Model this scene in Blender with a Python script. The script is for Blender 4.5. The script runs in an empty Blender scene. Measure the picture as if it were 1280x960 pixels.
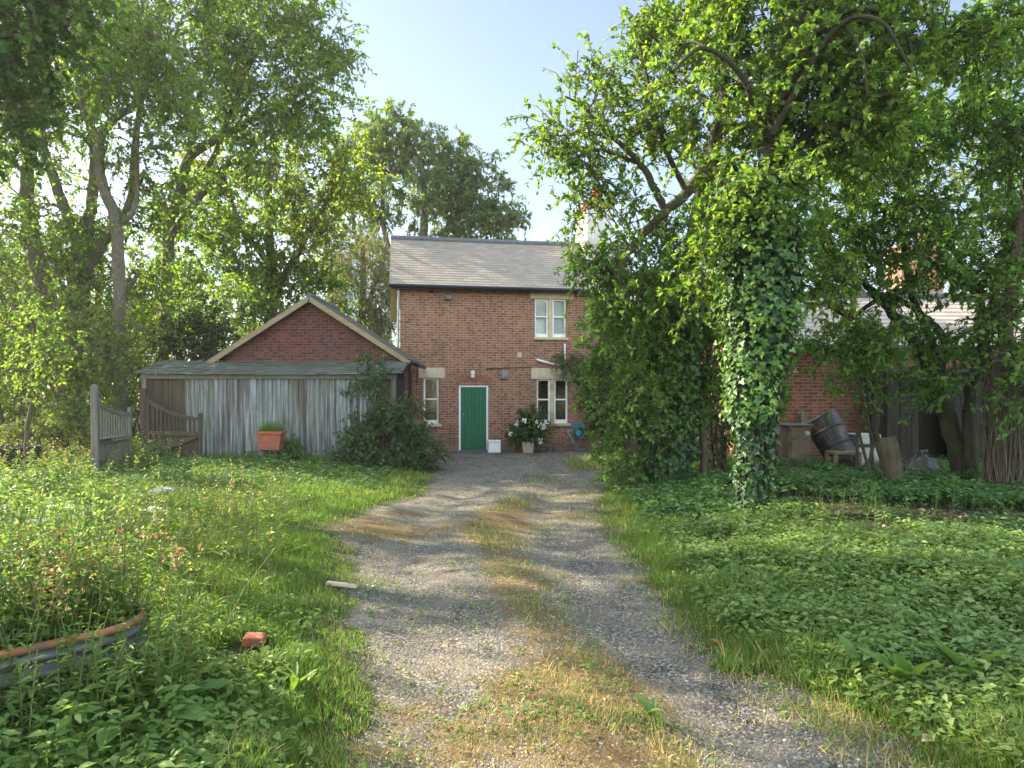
import bpy, math, random
import numpy as np

# ------------------------------------------------------------------ camera, sky, sun, exposure
S = bpy.context.scene
COL = S.collection
FPX, HOR, CAMZ = 853.33, 495.0, 1.65          # focal length in photo pixels, horizon row, eye height
cam_d = bpy.data.cameras.new('camera'); cam = bpy.data.objects.new('camera', cam_d); COL.objects.link(cam)
cam_d.lens = 24; cam_d.sensor_width = 36; cam_d.shift_y = (HOR - 480) / 1280
cam_d.clip_start = .05; cam_d.clip_end = 600
cam.location = (0, 0, CAMZ); cam.rotation_euler = (math.pi / 2, 0, 0)
S.camera = cam

SUN_EL = math.radians(29)
SUN_DIR = np.array([-.91, .41]); SUN_DIR /= np.linalg.norm(SUN_DIR)     # horizontal direction towards the sun
W = bpy.data.worlds.new('World'); S.world = W; W.use_nodes = True
wn = W.node_tree; bg = wn.nodes['Background']
sky = wn.nodes.new('ShaderNodeTexSky'); sky.sky_type = 'NISHITA'; sky.sun_disc = False
sky.sun_elevation = SUN_EL; sky.sun_rotation = math.atan2(SUN_DIR[0], SUN_DIR[1])
sky.air_density = 1.0; sky.dust_density = .7; sky.ozone_density = 1.0
hs = wn.nodes.new('ShaderNodeHueSaturation'); hs.inputs['Saturation'].default_value = .80      # pale summer air
# sky brightened and warmed overhead and behind the camera, added as fill light
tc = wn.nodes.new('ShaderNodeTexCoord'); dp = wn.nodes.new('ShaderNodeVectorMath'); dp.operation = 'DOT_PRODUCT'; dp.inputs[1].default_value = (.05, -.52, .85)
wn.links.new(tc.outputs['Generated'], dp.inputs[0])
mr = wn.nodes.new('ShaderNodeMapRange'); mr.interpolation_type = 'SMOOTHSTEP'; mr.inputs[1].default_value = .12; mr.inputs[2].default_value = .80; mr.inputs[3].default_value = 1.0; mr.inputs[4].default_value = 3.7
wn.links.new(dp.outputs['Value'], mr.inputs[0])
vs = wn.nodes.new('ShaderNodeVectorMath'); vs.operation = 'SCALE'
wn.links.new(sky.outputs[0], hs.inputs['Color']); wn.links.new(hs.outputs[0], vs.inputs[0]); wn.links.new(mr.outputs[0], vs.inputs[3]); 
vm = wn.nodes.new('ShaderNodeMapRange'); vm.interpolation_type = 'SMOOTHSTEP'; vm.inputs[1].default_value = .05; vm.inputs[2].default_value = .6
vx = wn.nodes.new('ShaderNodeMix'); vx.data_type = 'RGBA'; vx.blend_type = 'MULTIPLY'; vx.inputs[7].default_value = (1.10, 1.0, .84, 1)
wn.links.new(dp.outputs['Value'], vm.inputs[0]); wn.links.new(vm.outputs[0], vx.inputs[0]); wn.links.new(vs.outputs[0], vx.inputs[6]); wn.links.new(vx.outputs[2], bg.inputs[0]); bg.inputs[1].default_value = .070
sun_d = bpy.data.lights.new('sun', 'SUN'); sun = bpy.data.objects.new('sun', sun_d); COL.objects.link(sun)
sun_d.energy = 5.0; sun_d.angle = math.radians(.55); sun_d.color = (1, .87, .66)
from mathutils import Vector, Matrix
sv = Vector((SUN_DIR[0] * math.cos(SUN_EL), SUN_DIR[1] * math.cos(SUN_EL), math.sin(SUN_EL)))
sun.rotation_euler = sv.to_track_quat('Z', 'Y').to_euler(); sun.location = sv * 60
S.view_settings.view_transform = 'Standard'; S.view_settings.look = 'None'
S.view_settings.gamma = 1; S.view_settings.use_curve_mapping = False
S.view_settings.exposure = 2.1
S.render.engine = 'CYCLES'
cy = S.cycles
cy.max_bounces = 8; cy.diffuse_bounces = 5; cy.glossy_bounces = 3; cy.transmission_bounces = 4; cy.transparent_max_bounces = 12
cy.use_denoising = True; cy.denoiser = 'OPENIMAGEDENOISE'; cy.use_adaptive_sampling = True; cy.adaptive_threshold = .015
cy.sample_clamp_indirect = 6; cy.caustics_reflective = False; cy.caustics_refractive = False

R = np.random.default_rng(11)

# ------------------------------------------------------------------ small tools
def P(px, py, Y):
    """real position of a point the photograph shows at (px, py), Y metres out"""
    return np.array([(px - 640) / FPX * Y, Y, CAMZ - (py - HOR) / FPX * Y])

def norm(a):
    return a / np.maximum(np.linalg.norm(a, axis=-1, keepdims=True), 1e-9)

def hash2(i, j, seed):
    h = (i.astype(np.int64) * 374761393 + j.astype(np.int64) * 668265263 + seed * 1442695041) & 0x7fffffff
    h = ((h ^ (h >> 13)) * 1274126177) & 0x7fffffff
    return ((h ^ (h >> 16)) & 0xffff) / 65535.0

def vnoise(x, y, s=1.0, seed=0):
    x = np.asarray(x, float) / s; y = np.asarray(y, float) / s
    i = np.floor(x); j = np.floor(y); fx = x - i; fy = y - j
    fx = fx * fx * (3 - 2 * fx); fy = fy * fy * (3 - 2 * fy)
    a = hash2(i, j, seed); b = hash2(i + 1, j, seed); c = hash2(i, j + 1, seed); d = hash2(i + 1, j + 1, seed)
    return (a * (1 - fx) + b * fx) * (1 - fy) + (c * (1 - fx) + d * fx) * fy

def fbm(x, y, s=1.0, seed=0, o=3):
    v = 0; a = .5; t = 0
    for k in range(o):
        v = v + a * vnoise(x, y, s / 2 ** k, seed + 17 * k); t += a; a *= .5
    return v / t

def sstep(a, b, x):
    t = np.clip((np.asarray(x, float) - a) / (b - a), 0, 1); return t * t * (3 - 2 * t)

# drive edges: (Y, left X, right X)
DE = np.array([[0, -.3, 2.5], [3.0, -.72, 1.85], [4.0, -.98, 1.45], [5.7, -1.32, 1.22], [7.6, -1.9, 1.22], [8.6, -2.35, 1.28],
               [9.6, -2.1, 1.34], [11.5, -1.5, 1.5], [14.8, -1.6, 2.0], [17, -1.9, 2.3], [18.6, -2.3, 2.9], [20, -2.6, 3.4], [24, -2.6, 3.4]])
def drive(x, y):
    """signed distance-like: >0 inside the drive"""
    x = np.asarray(x, float); y = np.asarray(y, float)
    l = np.interp(y, DE[:, 0], DE[:, 1]); r = np.interp(y, DE[:, 0], DE[:, 2])
    n = (fbm(x, y, .9, 5) - .5) * .55 + (vnoise(x, y, .22, 9) - .5) * .2
    return np.minimum(x - l, r - x) + n

def height(x, y):
    x = np.asarray(x, float); y = np.asarray(y, float)
    d = drive(x, y)
    z = .05 * sstep(0, .7, -d) + (fbm(x, y, 1.4, 3) - .5) * .10 + (vnoise(x, y, .3, 4) - .5) * .018
    z = z + .10 * sstep(1.8, 5, x) * sstep(16, 10, y) + .12 * sstep(-3, -6, x) * sstep(5, 9, y)
    c = np.interp(y, DE[:, 0], DE[:, 1:].mean(1))
    z = z - .05 * (np.exp(-((x - c - .75) / .35) ** 2) + np.exp(-((x - c + .8) / .35) ** 2)) * sstep(18, 12, y)
    k = sstep(15.5, 19.5, y) * sstep(-3.2, -2.2, x) * sstep(9, 6, x)
    z = z * (1 - k) - .08 * k
    return z * sstep(60, 40, np.hypot(x, y - 10))

def h1(x, y): return float(height(np.array([x]), np.array([y]))[0])

# ------------------------------------------------------------------ materials
def M(name):
    m = bpy.data.materials.new(name); m.use_nodes = True
    nt = m.node_tree; b = nt.nodes['Principled BSDF']
    return m, nt, b
def nd(nt, t, **kw):
    n = nt.nodes.new('ShaderNode' + t)
    for k, v in kw.items():
        if k in n.inputs: n.inputs[k].default_value = v
        else: setattr(n, k, v)
    return n
def ramp(nt, fac, stops, interp='LINEAR'):
    r = nt.nodes.new('ShaderNodeValToRGB'); e = r.color_ramp.elements; r.color_ramp.interpolation = interp
    while len(e) < len(stops): e.new(.5)
    for k, (p, c) in enumerate(stops):
        e[k].position = p; e[k].color = (*c, 1) if len(c) == 3 else c
    nt.links.new(fac, r.inputs[0]); return r.outputs[0]
def mix(nt, fac, a, b, mode='MIX'):
    m = nt.nodes.new('ShaderNodeMix'); m.data_type = 'RGBA'; m.blend_type = mode
    for sock, v in ((m.inputs[0], fac), (m.inputs[6], a), (m.inputs[7], b)):
        if hasattr(v, 'is_output'): nt.links.new(v, sock)
        elif isinstance(v, (int, float)): sock.default_value = v
        else: sock.default_value = (*v, 1)
    return m.outputs[2]
def noise(nt, vec, scale, detail=4, rough=.55, dist=0):
    n = nd(nt, 'TexNoise', Scale=scale, Detail=detail, Roughness=rough, Distortion=dist)
    if vec is not None: nt.links.new(vec, n.inputs['Vector'])
    return n.outputs['Fac']
def mapping(nt, vec, scale=(1, 1, 1), rot=(0, 0, 0), loc=(0, 0, 0)):
    m = nd(nt, 'Mapping'); m.inputs['Scale'].default_value = scale; m.inputs['Rotation'].default_value = rot; m.inputs['Location'].default_value = loc
    nt.links.new(vec, m.inputs['Vector']); return m.outputs[0]
def coords(nt, kind): return nd(nt, 'TexCoord').outputs[kind]
def geo_pos(nt): return nd(nt, 'NewGeometry').outputs['Position']
def bump(nt, b, hgt, strength=.4, dist=.01):
    n = nd(nt, 'Bump', Strength=strength, Distance=dist); nt.links.new(hgt, n.inputs['Height']); nt.links.new(n.outputs[0], b.inputs['Normal'])

def simple(name, col, rough=.6, var=.25, scale=6, metal=0, dirt=None, bumpy=.15, spec=.35, stretch=None):
    m, nt, b = M(name)
    v = coords(nt, 'Object')
    if stretch: v = mapping(nt, v, stretch)
    n = noise(nt, v, scale, 6, .62)
    lo = tuple(c * (1 - var) for c in col); hi = tuple(min(1, c * (1 + var)) for c in col)
    c = ramp(nt, n, [(.3, lo), (.7, hi)])
    if dirt:
        n2 = noise(nt, v, scale * .35, 6, .7)
        f = ramp(nt, n2, [(.48, (0, 0, 0)), (.66, (1, 1, 1))])
        c = mix(nt, f, c, dirt)
    nt.links.new(c, b.inputs['Base Color']); b.inputs['Roughness'].default_value = rough
    b.inputs['Metallic'].default_value = metal; b.inputs['Specular IOR Level'].default_value = spec
    if bumpy: bump(nt, b, n, bumpy, .01)
    return m

def brick_mat(name, c1, c2, mortar, stain=(.06, .05, .04), stain_amt=.6, moss=0):
    m, nt, b = M(name)
    uv = coords(nt, 'UV'); pos = coords(nt, 'Object')
    br = nd(nt, 'TexBrick', Scale=1.0)
    br.inputs['Brick Width'].default_value = .228; br.inputs['Row Height'].default_value = .076
    br.inputs['Mortar Size'].default_value = .0085; br.inputs['Mortar Smooth'].default_value = .3; br.inputs['Bias'].default_value = -.1
    br.inputs['Color1'].default_value = (*c1, 1); br.inputs['Color2'].default_value = (*c2, 1); br.inputs['Mortar'].default_value = (*mortar, 1)
    dv = nd(nt, 'VectorMath', operation='ADD'); nz = nd(nt, 'TexNoise', Scale=9.0, Detail=2.0)
    sc = nd(nt, 'VectorMath', operation='SCALE'); sc.inputs[3].default_value = .008
    nt.links.new(uv, nz.inputs['Vector']); nt.links.new(nz.outputs['Color'], sc.inputs[0])
    nt.links.new(uv, dv.inputs[0]); nt.links.new(sc.outputs[0], dv.inputs[1]); nt.links.new(dv.outputs[0], br.inputs['Vector'])
    # brick to brick variation
    wb = nd(nt, 'TexWhiteNoise', noise_dimensions='2D')
    sn = nd(nt, 'VectorMath', operation='SNAP'); sn.inputs[1].default_value = (.114, .076, 1)
    nt.links.new(dv.outputs[0], sn.inputs[0]); nt.links.new(sn.outputs[0], wb.inputs['Vector'])
    v = ramp(nt, wb.outputs['Value'], [(0, (.62, .58, .58)), (.5, (1, 1, 1)), (1, (1.3, 1.22, 1.1))])
    c = mix(nt, ramp(nt, br.outputs['Fac'], [(0, (1, 1, 1)), (.5, (0, 0, 0))]), br.outputs['Color'], v, 'MULTIPLY')
    n = noise(nt, pos, 1.1, 6, .65)
    c = mix(nt, ramp(nt, n, [(.3, (.0, .0, .0)), (.75, (.55, .55, .55))]), c, mix(nt, 1.0, c, (.62, .58, .6), 'MULTIPLY'))
    n2 = noise(nt, mapping(nt, pos, (1.3, 1.3, .55)), 1.6, 7, .7)
    f = ramp(nt, n2, [(.52, (0, 0, 0)), (.74, (stain_amt,) * 3)])
    c = mix(nt, f, c, stain)
    n3 = noise(nt, pos, 14, 5, .7)
    c = mix(nt, ramp(nt, n3, [(.58, (0, 0, 0)), (.75, (.35, .35, .35))]), c, mortar)
    if moss:
        sep = nd(nt, 'SeparateXYZ'); nt.links.new(pos, sep.inputs[0])
        z = ramp(nt, sep.outputs['Z'], [(0, (1, 1, 1)), (.55, (0, 0, 0))])
        mm = mix(nt, 1.0, z, ramp(nt, noise(nt, pos, 3.5, 5), [(.35, (0, 0, 0)), (.6, (moss,) * 3)]), 'MULTIPLY')
        c = mix(nt, mm, c, (.13, .125, .10))
    nt.links.new(c, b.inputs['Base Color']); b.inputs['Roughness'].default_value = .92; b.inputs['Specular IOR Level'].default_value = .2
    inv = nd(nt, 'MapRange'); inv.inputs[3].default_value = 1; inv.inputs[4].default_value = 0
    nt.links.new(br.outputs['Fac'], inv.inputs[0])
    ad = nd(nt, 'Math', operation='MULTIPLY_ADD'); ad.inputs[1].default_value = .5
    nt.links.new(n3, ad.inputs[0]); nt.links.new(inv.outputs[0], ad.inputs[2])
    bump(nt, b, ad.outputs[0], .7, .008)
    return m

def slate_mat(name, cols, tw=.25, row=.15, lichen=(.42, .40, .30), lich=.35, moss=None, z0=0.):
    m, nt, b = M(name)
    uv = coords(nt, 'UV'); pos = coords(nt, 'Object')
    br = nd(nt, 'TexBrick', Scale=1.0); br.inputs['Brick Width'].default_value = tw; br.inputs['Row Height'].default_value = row
    br.inputs['Mortar Size'].default_value = .005; br.inputs['Mortar Smooth'].default_value = .4; br.inputs['Bias'].default_value = 0
    br.inputs['Color1'].default_value = (*cols[0], 1); br.inputs['Color2'].default_value = (*[c * .9 for c in cols[1]], 1); br.inputs['Mortar'].default_value = (*[c * .42 for c in cols[1]], 1)
    nt.links.new(mapping(nt, uv, loc=(0, -z0, 0)), br.inputs['Vector']); sl = br.outputs['Color']
    n = noise(nt, pos, 2.2, 7, .7); n2 = noise(nt, pos, 16, 5, .7)
    c = mix(nt, ramp(nt, n, [(.4, (0, 0, 0)), (.7, (.6, .6, .6))]), sl, cols[2])
    c = mix(nt, ramp(nt, n2, [(.55, (0, 0, 0)), (.7, (lich,) * 3)]), c, lichen)
    if moss:
        c = mix(nt, ramp(nt, noise(nt, pos, 3.1, 7, .75), [(.45, (0, 0, 0)), (.62, (.85, .85, .85))]), c, moss)
    nt.links.new(c, b.inputs['Base Color']); b.inputs['Roughness'].default_value = .7
    bump(nt, b, n2, .2, .006)
    return m

def leaf_mat(name, stops, trans=.42, tcol=(1.7, 1.7, .7), rough=.58, spec=.25, gain=1.45):
    stops = [(p, (q[0] * gain * 1.05, q[1] * gain, q[2] * gain * 1.15)) for p, q in stops]
    m, nt, b = M(name)
    g = nd(nt, 'NewGeometry')
    c = ramp(nt, g.outputs['Random Per Island'], stops)
    big = noise(nt, g.outputs['Position'], .9, 2)
    c = mix(nt, ramp(nt, big, [(.3, (0, 0, 0)), (.7, (.45, .45, .45))]), c, mix(nt, 1.0, c, (1.25, 1.15, .8), 'MULTIPLY'))
    nt.links.new(c, b.inputs['Base Color']); b.inputs['Roughness'].default_value = rough; b.inputs['Specular IOR Level'].default_value = spec
    tr = nd(nt, 'BsdfTranslucent'); nt.links.new(mix(nt, 1.0, c, tcol, 'MULTIPLY'), tr.inputs['Color'])
    ms = nd(nt, 'MixShader'); ms.inputs[0].default_value = trans
    nt.links.new(b.outputs[0], ms.inputs[1]); nt.links.new(tr.outputs[0], ms.inputs[2])
    nt.links.new(ms.outputs[0], nt.nodes['Material Output'].inputs[0])
    return m

def bark_mat(name, lo, hi, moss=None, ma=.6):
    m, nt, b = M(name); pos = coords(nt, 'Object')
    v = mapping(nt, pos, (1, 1, .22)); n = noise(nt, v, 22, 7, .7); n2 = noise(nt, pos, 2.4, 6, .7)
    c = ramp(nt, n, [(.35, lo), (.65, hi)])
    if moss: c = mix(nt, ramp(nt, n2, [(.42, (0, 0, 0)), (.62, (ma,) * 3)]), c, moss)
    nt.links.new(c, b.inputs['Base Color']); b.inputs['Roughness'].default_value = .9; b.inputs['Specular IOR Level'].default_value = .2
    bump(nt, b, n, .8, .02)
    return m

def wood_mat(name, lo, hi, stain=None, sa=.6, axis=2, rough=.85, sc=26):
    m, nt, b = M(name); pos = coords(nt, 'Object')
    s = [1, 1, 1]; s[axis] = .05
    n = noise(nt, mapping(nt, pos, s), sc, 7, .65); n2 = noise(nt, mapping(nt, pos, [x if x == 1 else .4 for x in s]), 2.5, 6, .7)
    c = ramp(nt, n, [(.3, lo), (.7, hi)])
    if stain: c = mix(nt, ramp(nt, n2, [(.45, (0, 0, 0)), (.65, (sa,) * 3)]), c, stain)
    nt.links.new(c, b.inputs['Base Color']); b.inputs['Roughness'].default_value = rough; b.inputs['Specular IOR Level'].default_value = .25
    bump(nt, b, n, .5, .006)
    return m

MT = {}
MT['brick'] = brick_mat('house_brick', (.30, .138, .082), (.24, .117, .074), (.39, .315, .24), (.10, .07, .055), .5, moss=.8)
MT['brick_red'] = brick_mat('garage_brick', (.165, .055, .043), (.12, .045, .037), (.16, .13, .115), (.07, .07, .075), .75)
MT['brick_orange'] = brick_mat('outbuilding_brick', (.26, .095, .058), (.18, .072, .05), (.28, .235, .18), (.065, .062, .042), .75, moss=.7)
MT['brick_chim'] = brick_mat('chimney_brick', (.42, .17, .10), (.34, .14, .09), (.42, .35, .27), (.12, .10, .08), .4)
MT['slate'] = slate_mat('pale_slate', [(.31, .258, .208), (.255, .21, .168), (.175, .145, .115)], .26, 2.0104 / 20, z0=5.08, lichen=(.30, .27, .20), lich=.2)
MT['slate_r'] = slate_mat('pink_slate', [(.40, .325, .28), (.34, .275, .235), (.27, .22, .19)], .34, 1.428 / 12, z0=2.762, lichen=(.40, .36, .28), lich=.25)
MT['slate_b'] = slate_mat('blue_slate', [(.12, .125, .14), (.09, .095, .11), (.13, .125, .12)], .3, .2)
MT['slate_m'] = slate_mat('mossy_slate', [(.10, .11, .11), (.075, .085, .085), (.12, .12, .10)], .3, .14, moss=(.085, .095, .05))
MT['stone'] = simple('dressed_stone', (.52, .43, .29), .85, .2, 5, dirt=(.30, .25, .17))
MT['white'] = simple('white_paint', (.80, .81, .80), .4, .06, 8, bumpy=.03)
MT['door'] = simple('green_paint', (.010, .115, .056), .42, .12, 9, bumpy=.04)
MT['render'] = simple('white_render', (.52, .50, .47), .8, .12, 4, dirt=(.42, .39, .34))
MT['lead'] = simple('lead_grey', (.10, .105, .115), .6, .2, 5)
MT['black'] = simple('black_plastic', (.02, .021, .024), .45, .3, 6)
MT['greybox'] = simple('grey_plastic', (.20, .20, .25), .6, .15, 6)
MT['terracotta'] = simple('terracotta', (.34, .10, .052), .8, .25, 7, dirt=(.20, .10, .07))
MT['claybrick'] = simple('loose_brick', (.33, .105, .06), .9, .35, 18, dirt=(.16, .09, .06))
MT['soil'] = simple('soil', (.045, .032, .022), .95, .4, 20, bumpy=.6)
MT['barge'] = wood_mat('weathered_board', (.24, .18, .11), (.34, .265, .165), (.15, .12, .08), .6, axis=0)
MT['mossboard'] = wood_mat('mossy_board', (.16, .15, .06), (.24, .22, .09), (.12, .15, .04), .7)
MT['greywood'] = wood_mat('silvered_timber', (.10, .092, .08), (.20, .185, .16), (.12, .13, .08), .5)
MT['brownwood'] = wood_mat('dark_brown_timber', (.042, .030, .022), (.095, .068, .050), (.11, .11, .07), .35)
MT['darkplank'] = wood_mat('tarred_planks', (.014, .011, .009), (.045, .036, .028), (.05, .05, .032), .4)
MT['offcut'] = wood_mat('cut_timber', (.45, .36, .25), (.60, .50, .38), None, axis=0)
MT['bark_grey'] = bark_mat('grey_bark', (.085, .07, .055), (.20, .17, .135), (.09, .10, .05), .5)
MT['bark_brown'] = bark_mat('brown_bark', (.055, .042, .030), (.13, .10, .072), (.07, .075, .035), .5)
MT['bark_green'] = bark_mat('green_bark', (.022, .021, .015), (.055, .050, .034), (.042, .050, .02), .7)
MT['vinewood'] = bark_mat('dry_vine_stems', (.07, .055, .038), (.17, .138, .098))

def glass_mat():
    m, nt, b = M('window_glass')
    g = nd(nt, 'BsdfGlossy', Roughness=.07); t = nd(nt, 'BsdfTransparent'); t.inputs[0].default_value = (.93, .96, .95, 1)
    lw = nd(nt, 'LayerWeight'); pw = nd(nt, 'Math', operation='POWER'); pw.inputs[1].default_value = 4
    f = nd(nt, 'Math', operation='MULTIPLY_ADD'); f.inputs[1].default_value = .8; f.inputs[2].default_value = .06
    nt.links.new(lw.outputs['Facing'], pw.inputs[0]); nt.links.new(pw.outputs[0], f.inputs[0]); ms = nd(nt, 'MixShader')
    nt.links.new(f.outputs[0], ms.inputs[0]); nt.links.new(t.outputs[0], ms.inputs[1]); nt.links.new(g.outputs[0], ms.inputs[2])
    nt.links.new(ms.outputs[0], nt.nodes['Material Output'].inputs[0])
    return m
MT['glass'] = glass_mat()

def corrugated_mat():
    m, nt, b = M('rusting_corrugated_iron'); pos = coords(nt, 'Object')
    st = noise(nt, mapping(nt, pos, (1, 1, .03)), 19, 6, .75); st2 = noise(nt, mapping(nt, pos, (1, 1, .045), loc=(3, 0, 1)), 7, 6, .75)
    bl = noise(nt, mapping(nt, pos, (1, 1, .6)), 1.1, 6, .7)
    c = ramp(nt, st, [(.34, (.095, .11, .118)), (.47, (.23, .255, .27)), (.62, (.48, .51, .52))])
    c = mix(nt, ramp(nt, st2, [(.46, (0, 0, 0)), (.58, (.65, .65, .65))]), c, (.115, .115, .06))
    rs = noise(nt, mapping(nt, pos, (1, 1, .05), loc=(7, 2, 0)), 5, 6, .75)
    c = mix(nt, ramp(nt, rs, [(.50, (0, 0, 0)), (.61, (.8, .8, .8))]), c, (.085, .055, .04))
    c = mix(nt, ramp(nt, bl, [(.45, (0, 0, 0)), (.7, (.6, .6, .6))]), c, mix(nt, 1.0, c, (.6, .58, .5), 'MULTIPLY'))
    nt.links.new(c, b.inputs['Base Color']); b.inputs['Roughness'].default_value = .62; b.inputs['Metallic'].default_value = .1
    bump(nt, b, st, .2, .005); return m
MT['corr'] = corrugated_mat()
MT['galv'] = simple('galvanised_steel', (.19, .205, .21), .55, .35, 5, metal=.35, dirt=(.10, .095, .075), bumpy=.05)
MT['rust'] = simple('rusty_rim', (.30, .13, .06), .85, .4, 9, dirt=(.14, .10, .07))
MT['barrel'] = simple('dull_black_steel', (.04, .04, .04), .5, .45, 7, metal=.15, dirt=(.16, .115, .085))
MT['cabinet'] = simple('peeling_brown_panel', (.15, .11, .078), .85, .35, 9, dirt=(.075, .065, .052))
MT['appliance'] = simple('dirty_white_enamel', (.42, .42, .41), .5, .12, 6, dirt=(.19, .165, .14))
MT['bluep'] = simple('blue_plastic', (.02, .20, .32), .5, .1, 6)
MT['hose'] = simple('green_hose', (.03, .11, .085), .5, .15, 6)
MT['petal'] = simple('white_petals', (.80, .80, .74), .7, .06, 9, bumpy=0)
MT['petalblue'] = simple('blue_petals', (.12, .13, .60), .6, .15, 9, bumpy=0)
MT['bag'] = simple('grey_sacking', (.06, .058, .055), .8, .4, 5)

# foliage: reflectances of .03 to .12
MT['lf_left'] = leaf_mat('leaf_field_maple', [(0, (.030, .060, .014)), (.55, (.052, .095, .020)), (.93, (.085, .125, .022)), (1, (.12, .135, .025))], .5, tcol=(2.15, 2.3, .8), gain=1.95)
MT['lf_warm'] = leaf_mat('leaf_yellowing', [(0, (.040, .080, .016)), (.7, (.068, .108, .022)), (1, (.13, .125, .022))], .55, tcol=(2.3, 2.2, .75), gain=1.85)
MT['lf_near'] = leaf_mat('leaf_near_maple', [(0, (.022, .060, .014)), (1, (.050, .105, .022))], .42)
MT['lf_ash'] = leaf_mat('leaf_ash', [(0, (.042, .078, .028)), (.7, (.068, .110, .035)), (1, (.11, .13, .04))], .48, gain=1.7)
MT['lf_willow'] = leaf_mat('leaf_willow', [(0, (.085, .115, .050)), (1, (.14, .165, .075))], .4)
MT['lf_apple'] = leaf_mat('leaf_apple', [(0, (.030, .070, .015)), (.6, (.068, .120, .022)), (1, (.120, .160, .028))], .48, tcol=(1.9, 2.0, .75), gain=1.6)
MT['lf_elder'] = leaf_mat('leaf_elder', [(0, (.034, .078, .018)), (.6, (.060, .120, .026)), (1, (.095, .155, .035))], .46, tcol=(1.8, 1.95, .75), gain=1.65)
MT['lf_ivy'] = leaf_mat('leaf_ivy', [(0, (.012, .034, .012)), (.6, (.024, .060, .018)), (.9, (.045, .095, .022)), (1, (.085, .14, .028))], .18, rough=.42, spec=.4)
MT['lf_ivyl'] = leaf_mat('leaf_ivy_young', [(0, (.026, .070, .016)), (.6, (.050, .110, .022)), (1, (.085, .150, .028))], .34, rough=.45, spec=.35)
MT['lf_shrub'] = leaf_mat('leaf_shrub', [(0, (.022, .046, .020)), (.6, (.040, .078, .030)), (1, (.075, .115, .04))], .3)
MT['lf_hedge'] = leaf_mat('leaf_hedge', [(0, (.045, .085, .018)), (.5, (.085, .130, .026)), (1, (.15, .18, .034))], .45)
MT['lf_dark'] = leaf_mat('leaf_evergreen', [(0, (.014, .030, .012)), (1, (.034, .058, .018))], .2)
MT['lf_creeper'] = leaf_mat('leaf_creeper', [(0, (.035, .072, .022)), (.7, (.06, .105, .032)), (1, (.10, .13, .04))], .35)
MT['grass'] = leaf_mat('grass_blade', [(0, (.050, .105, .018)), (.6, (.085, .150, .026)), (.9, (.125, .180, .035)), (1, (.17, .18, .05))], .42, tcol=(1.2, 1.45, .7), gain=1.3)
MT['grass_dry'] = leaf_mat('dry_grass_blade', [(0, (.10, .12, .03)), (.4, (.20, .19, .06)), (1, (.38, .31, .15))], .3, tcol=(1.2, 1.1, .8))
MT['cover'] = leaf_mat('ground_elder', [(0, (.062, .115, .030)), (.6, (.096, .158, .042)), (1, (.135, .19, .06))], .36, tcol=(1.5, 1.5, .7))
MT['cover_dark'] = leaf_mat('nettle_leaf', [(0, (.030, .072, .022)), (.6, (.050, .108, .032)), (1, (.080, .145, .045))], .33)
MT['weed'] = leaf_mat('weed_leaf', [(0, (.048, .100, .022)), (.6, (.082, .148, .032)), (1, (.13, .19, .05))], .4)
MT['dock'] = leaf_mat('dock_leaf', [(0, (.055, .115, .030)), (1, (.095, .17, .045))], .36)
MT['stem'] = leaf_mat('green_stem', [(0, (.07, .10, .03)), (1, (.13, .15, .05))], .2)
MT['drystem'] = leaf_mat('dry_flower', [(0, (.17, .075, .03)), (.4, (.22, .13, .055)), (1, (.26, .24, .10))], .3, tcol=(1.2, 1, .8))

# ------------------------------------------------------------------ objects
def link(o, parent=None):
    COL.objects.link(o)
    if parent is not None: o.parent = parent
    return o
def tag(o, label=None, cat=None, group=None, kind=None):
    if label: o['label'] = label
    if cat: o['category'] = cat
    if group: o['group'] = group
    if kind: o['kind'] = kind
    return o
def empty(name, loc, rz=0, label=None, cat=None, group=None):
    o = bpy.data.objects.new(name, None); COL.objects.link(o); o.location = loc; o.rotation_euler = (0, 0, rz)
    o.empty_display_size = .2
    return tag(o, label, cat, group)

def raw_mesh(name, V, loops, starts, totals, mat, parent=None, smooth=False, attrs=None, uv=False):
    me = bpy.data.meshes.new(name)
    V = np.asarray(V, np.float32); loops = np.asarray(loops, np.int32)
    me.vertices.add(len(V)); me.vertices.foreach_set('co', V.ravel())
    me.loops.add(len(loops)); me.loops.foreach_set('vertex_index', loops)
    me.polygons.add(len(starts)); me.polygons.foreach_set('loop_start', np.asarray(starts, np.int32)); me.polygons.foreach_set('loop_total', np.asarray(totals, np.int32))
    if smooth: me.polygons.foreach_set('use_smooth', np.ones(len(starts), bool))
    me.update(calc_edges=True)
    if attrs:
        for k, v in attrs.items():
            a = me.attributes.new(k, 'FLOAT', 'POINT'); a.data.foreach_set('value', np.asarray(v, np.float32))
    if uv:
        nrm = np.zeros(len(starts) * 3, np.float32); me.polygons.foreach_get('normal', nrm); nrm = np.abs(nrm.reshape(-1, 3))
        tot = np.asarray(totals); ln = np.repeat(nrm, tot, 0); co = V[loops]
        top = ln[:, 2] > .9; xs = ~top & (ln[:, 0] > ln[:, 1])
        uvv = np.stack([co[:, 0], co[:, 2]], 1); uvv[xs] = co[xs][:, [1, 2]]; uvv[top] = co[top][:, :2]
        l = me.uv_layers.new(name='UVMap'); l.data.foreach_set('uv', uvv.astype(np.float32).ravel())
    me.materials.append(mat)
    o = bpy.data.objects.new(name, me)
    return link(o, parent)

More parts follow.
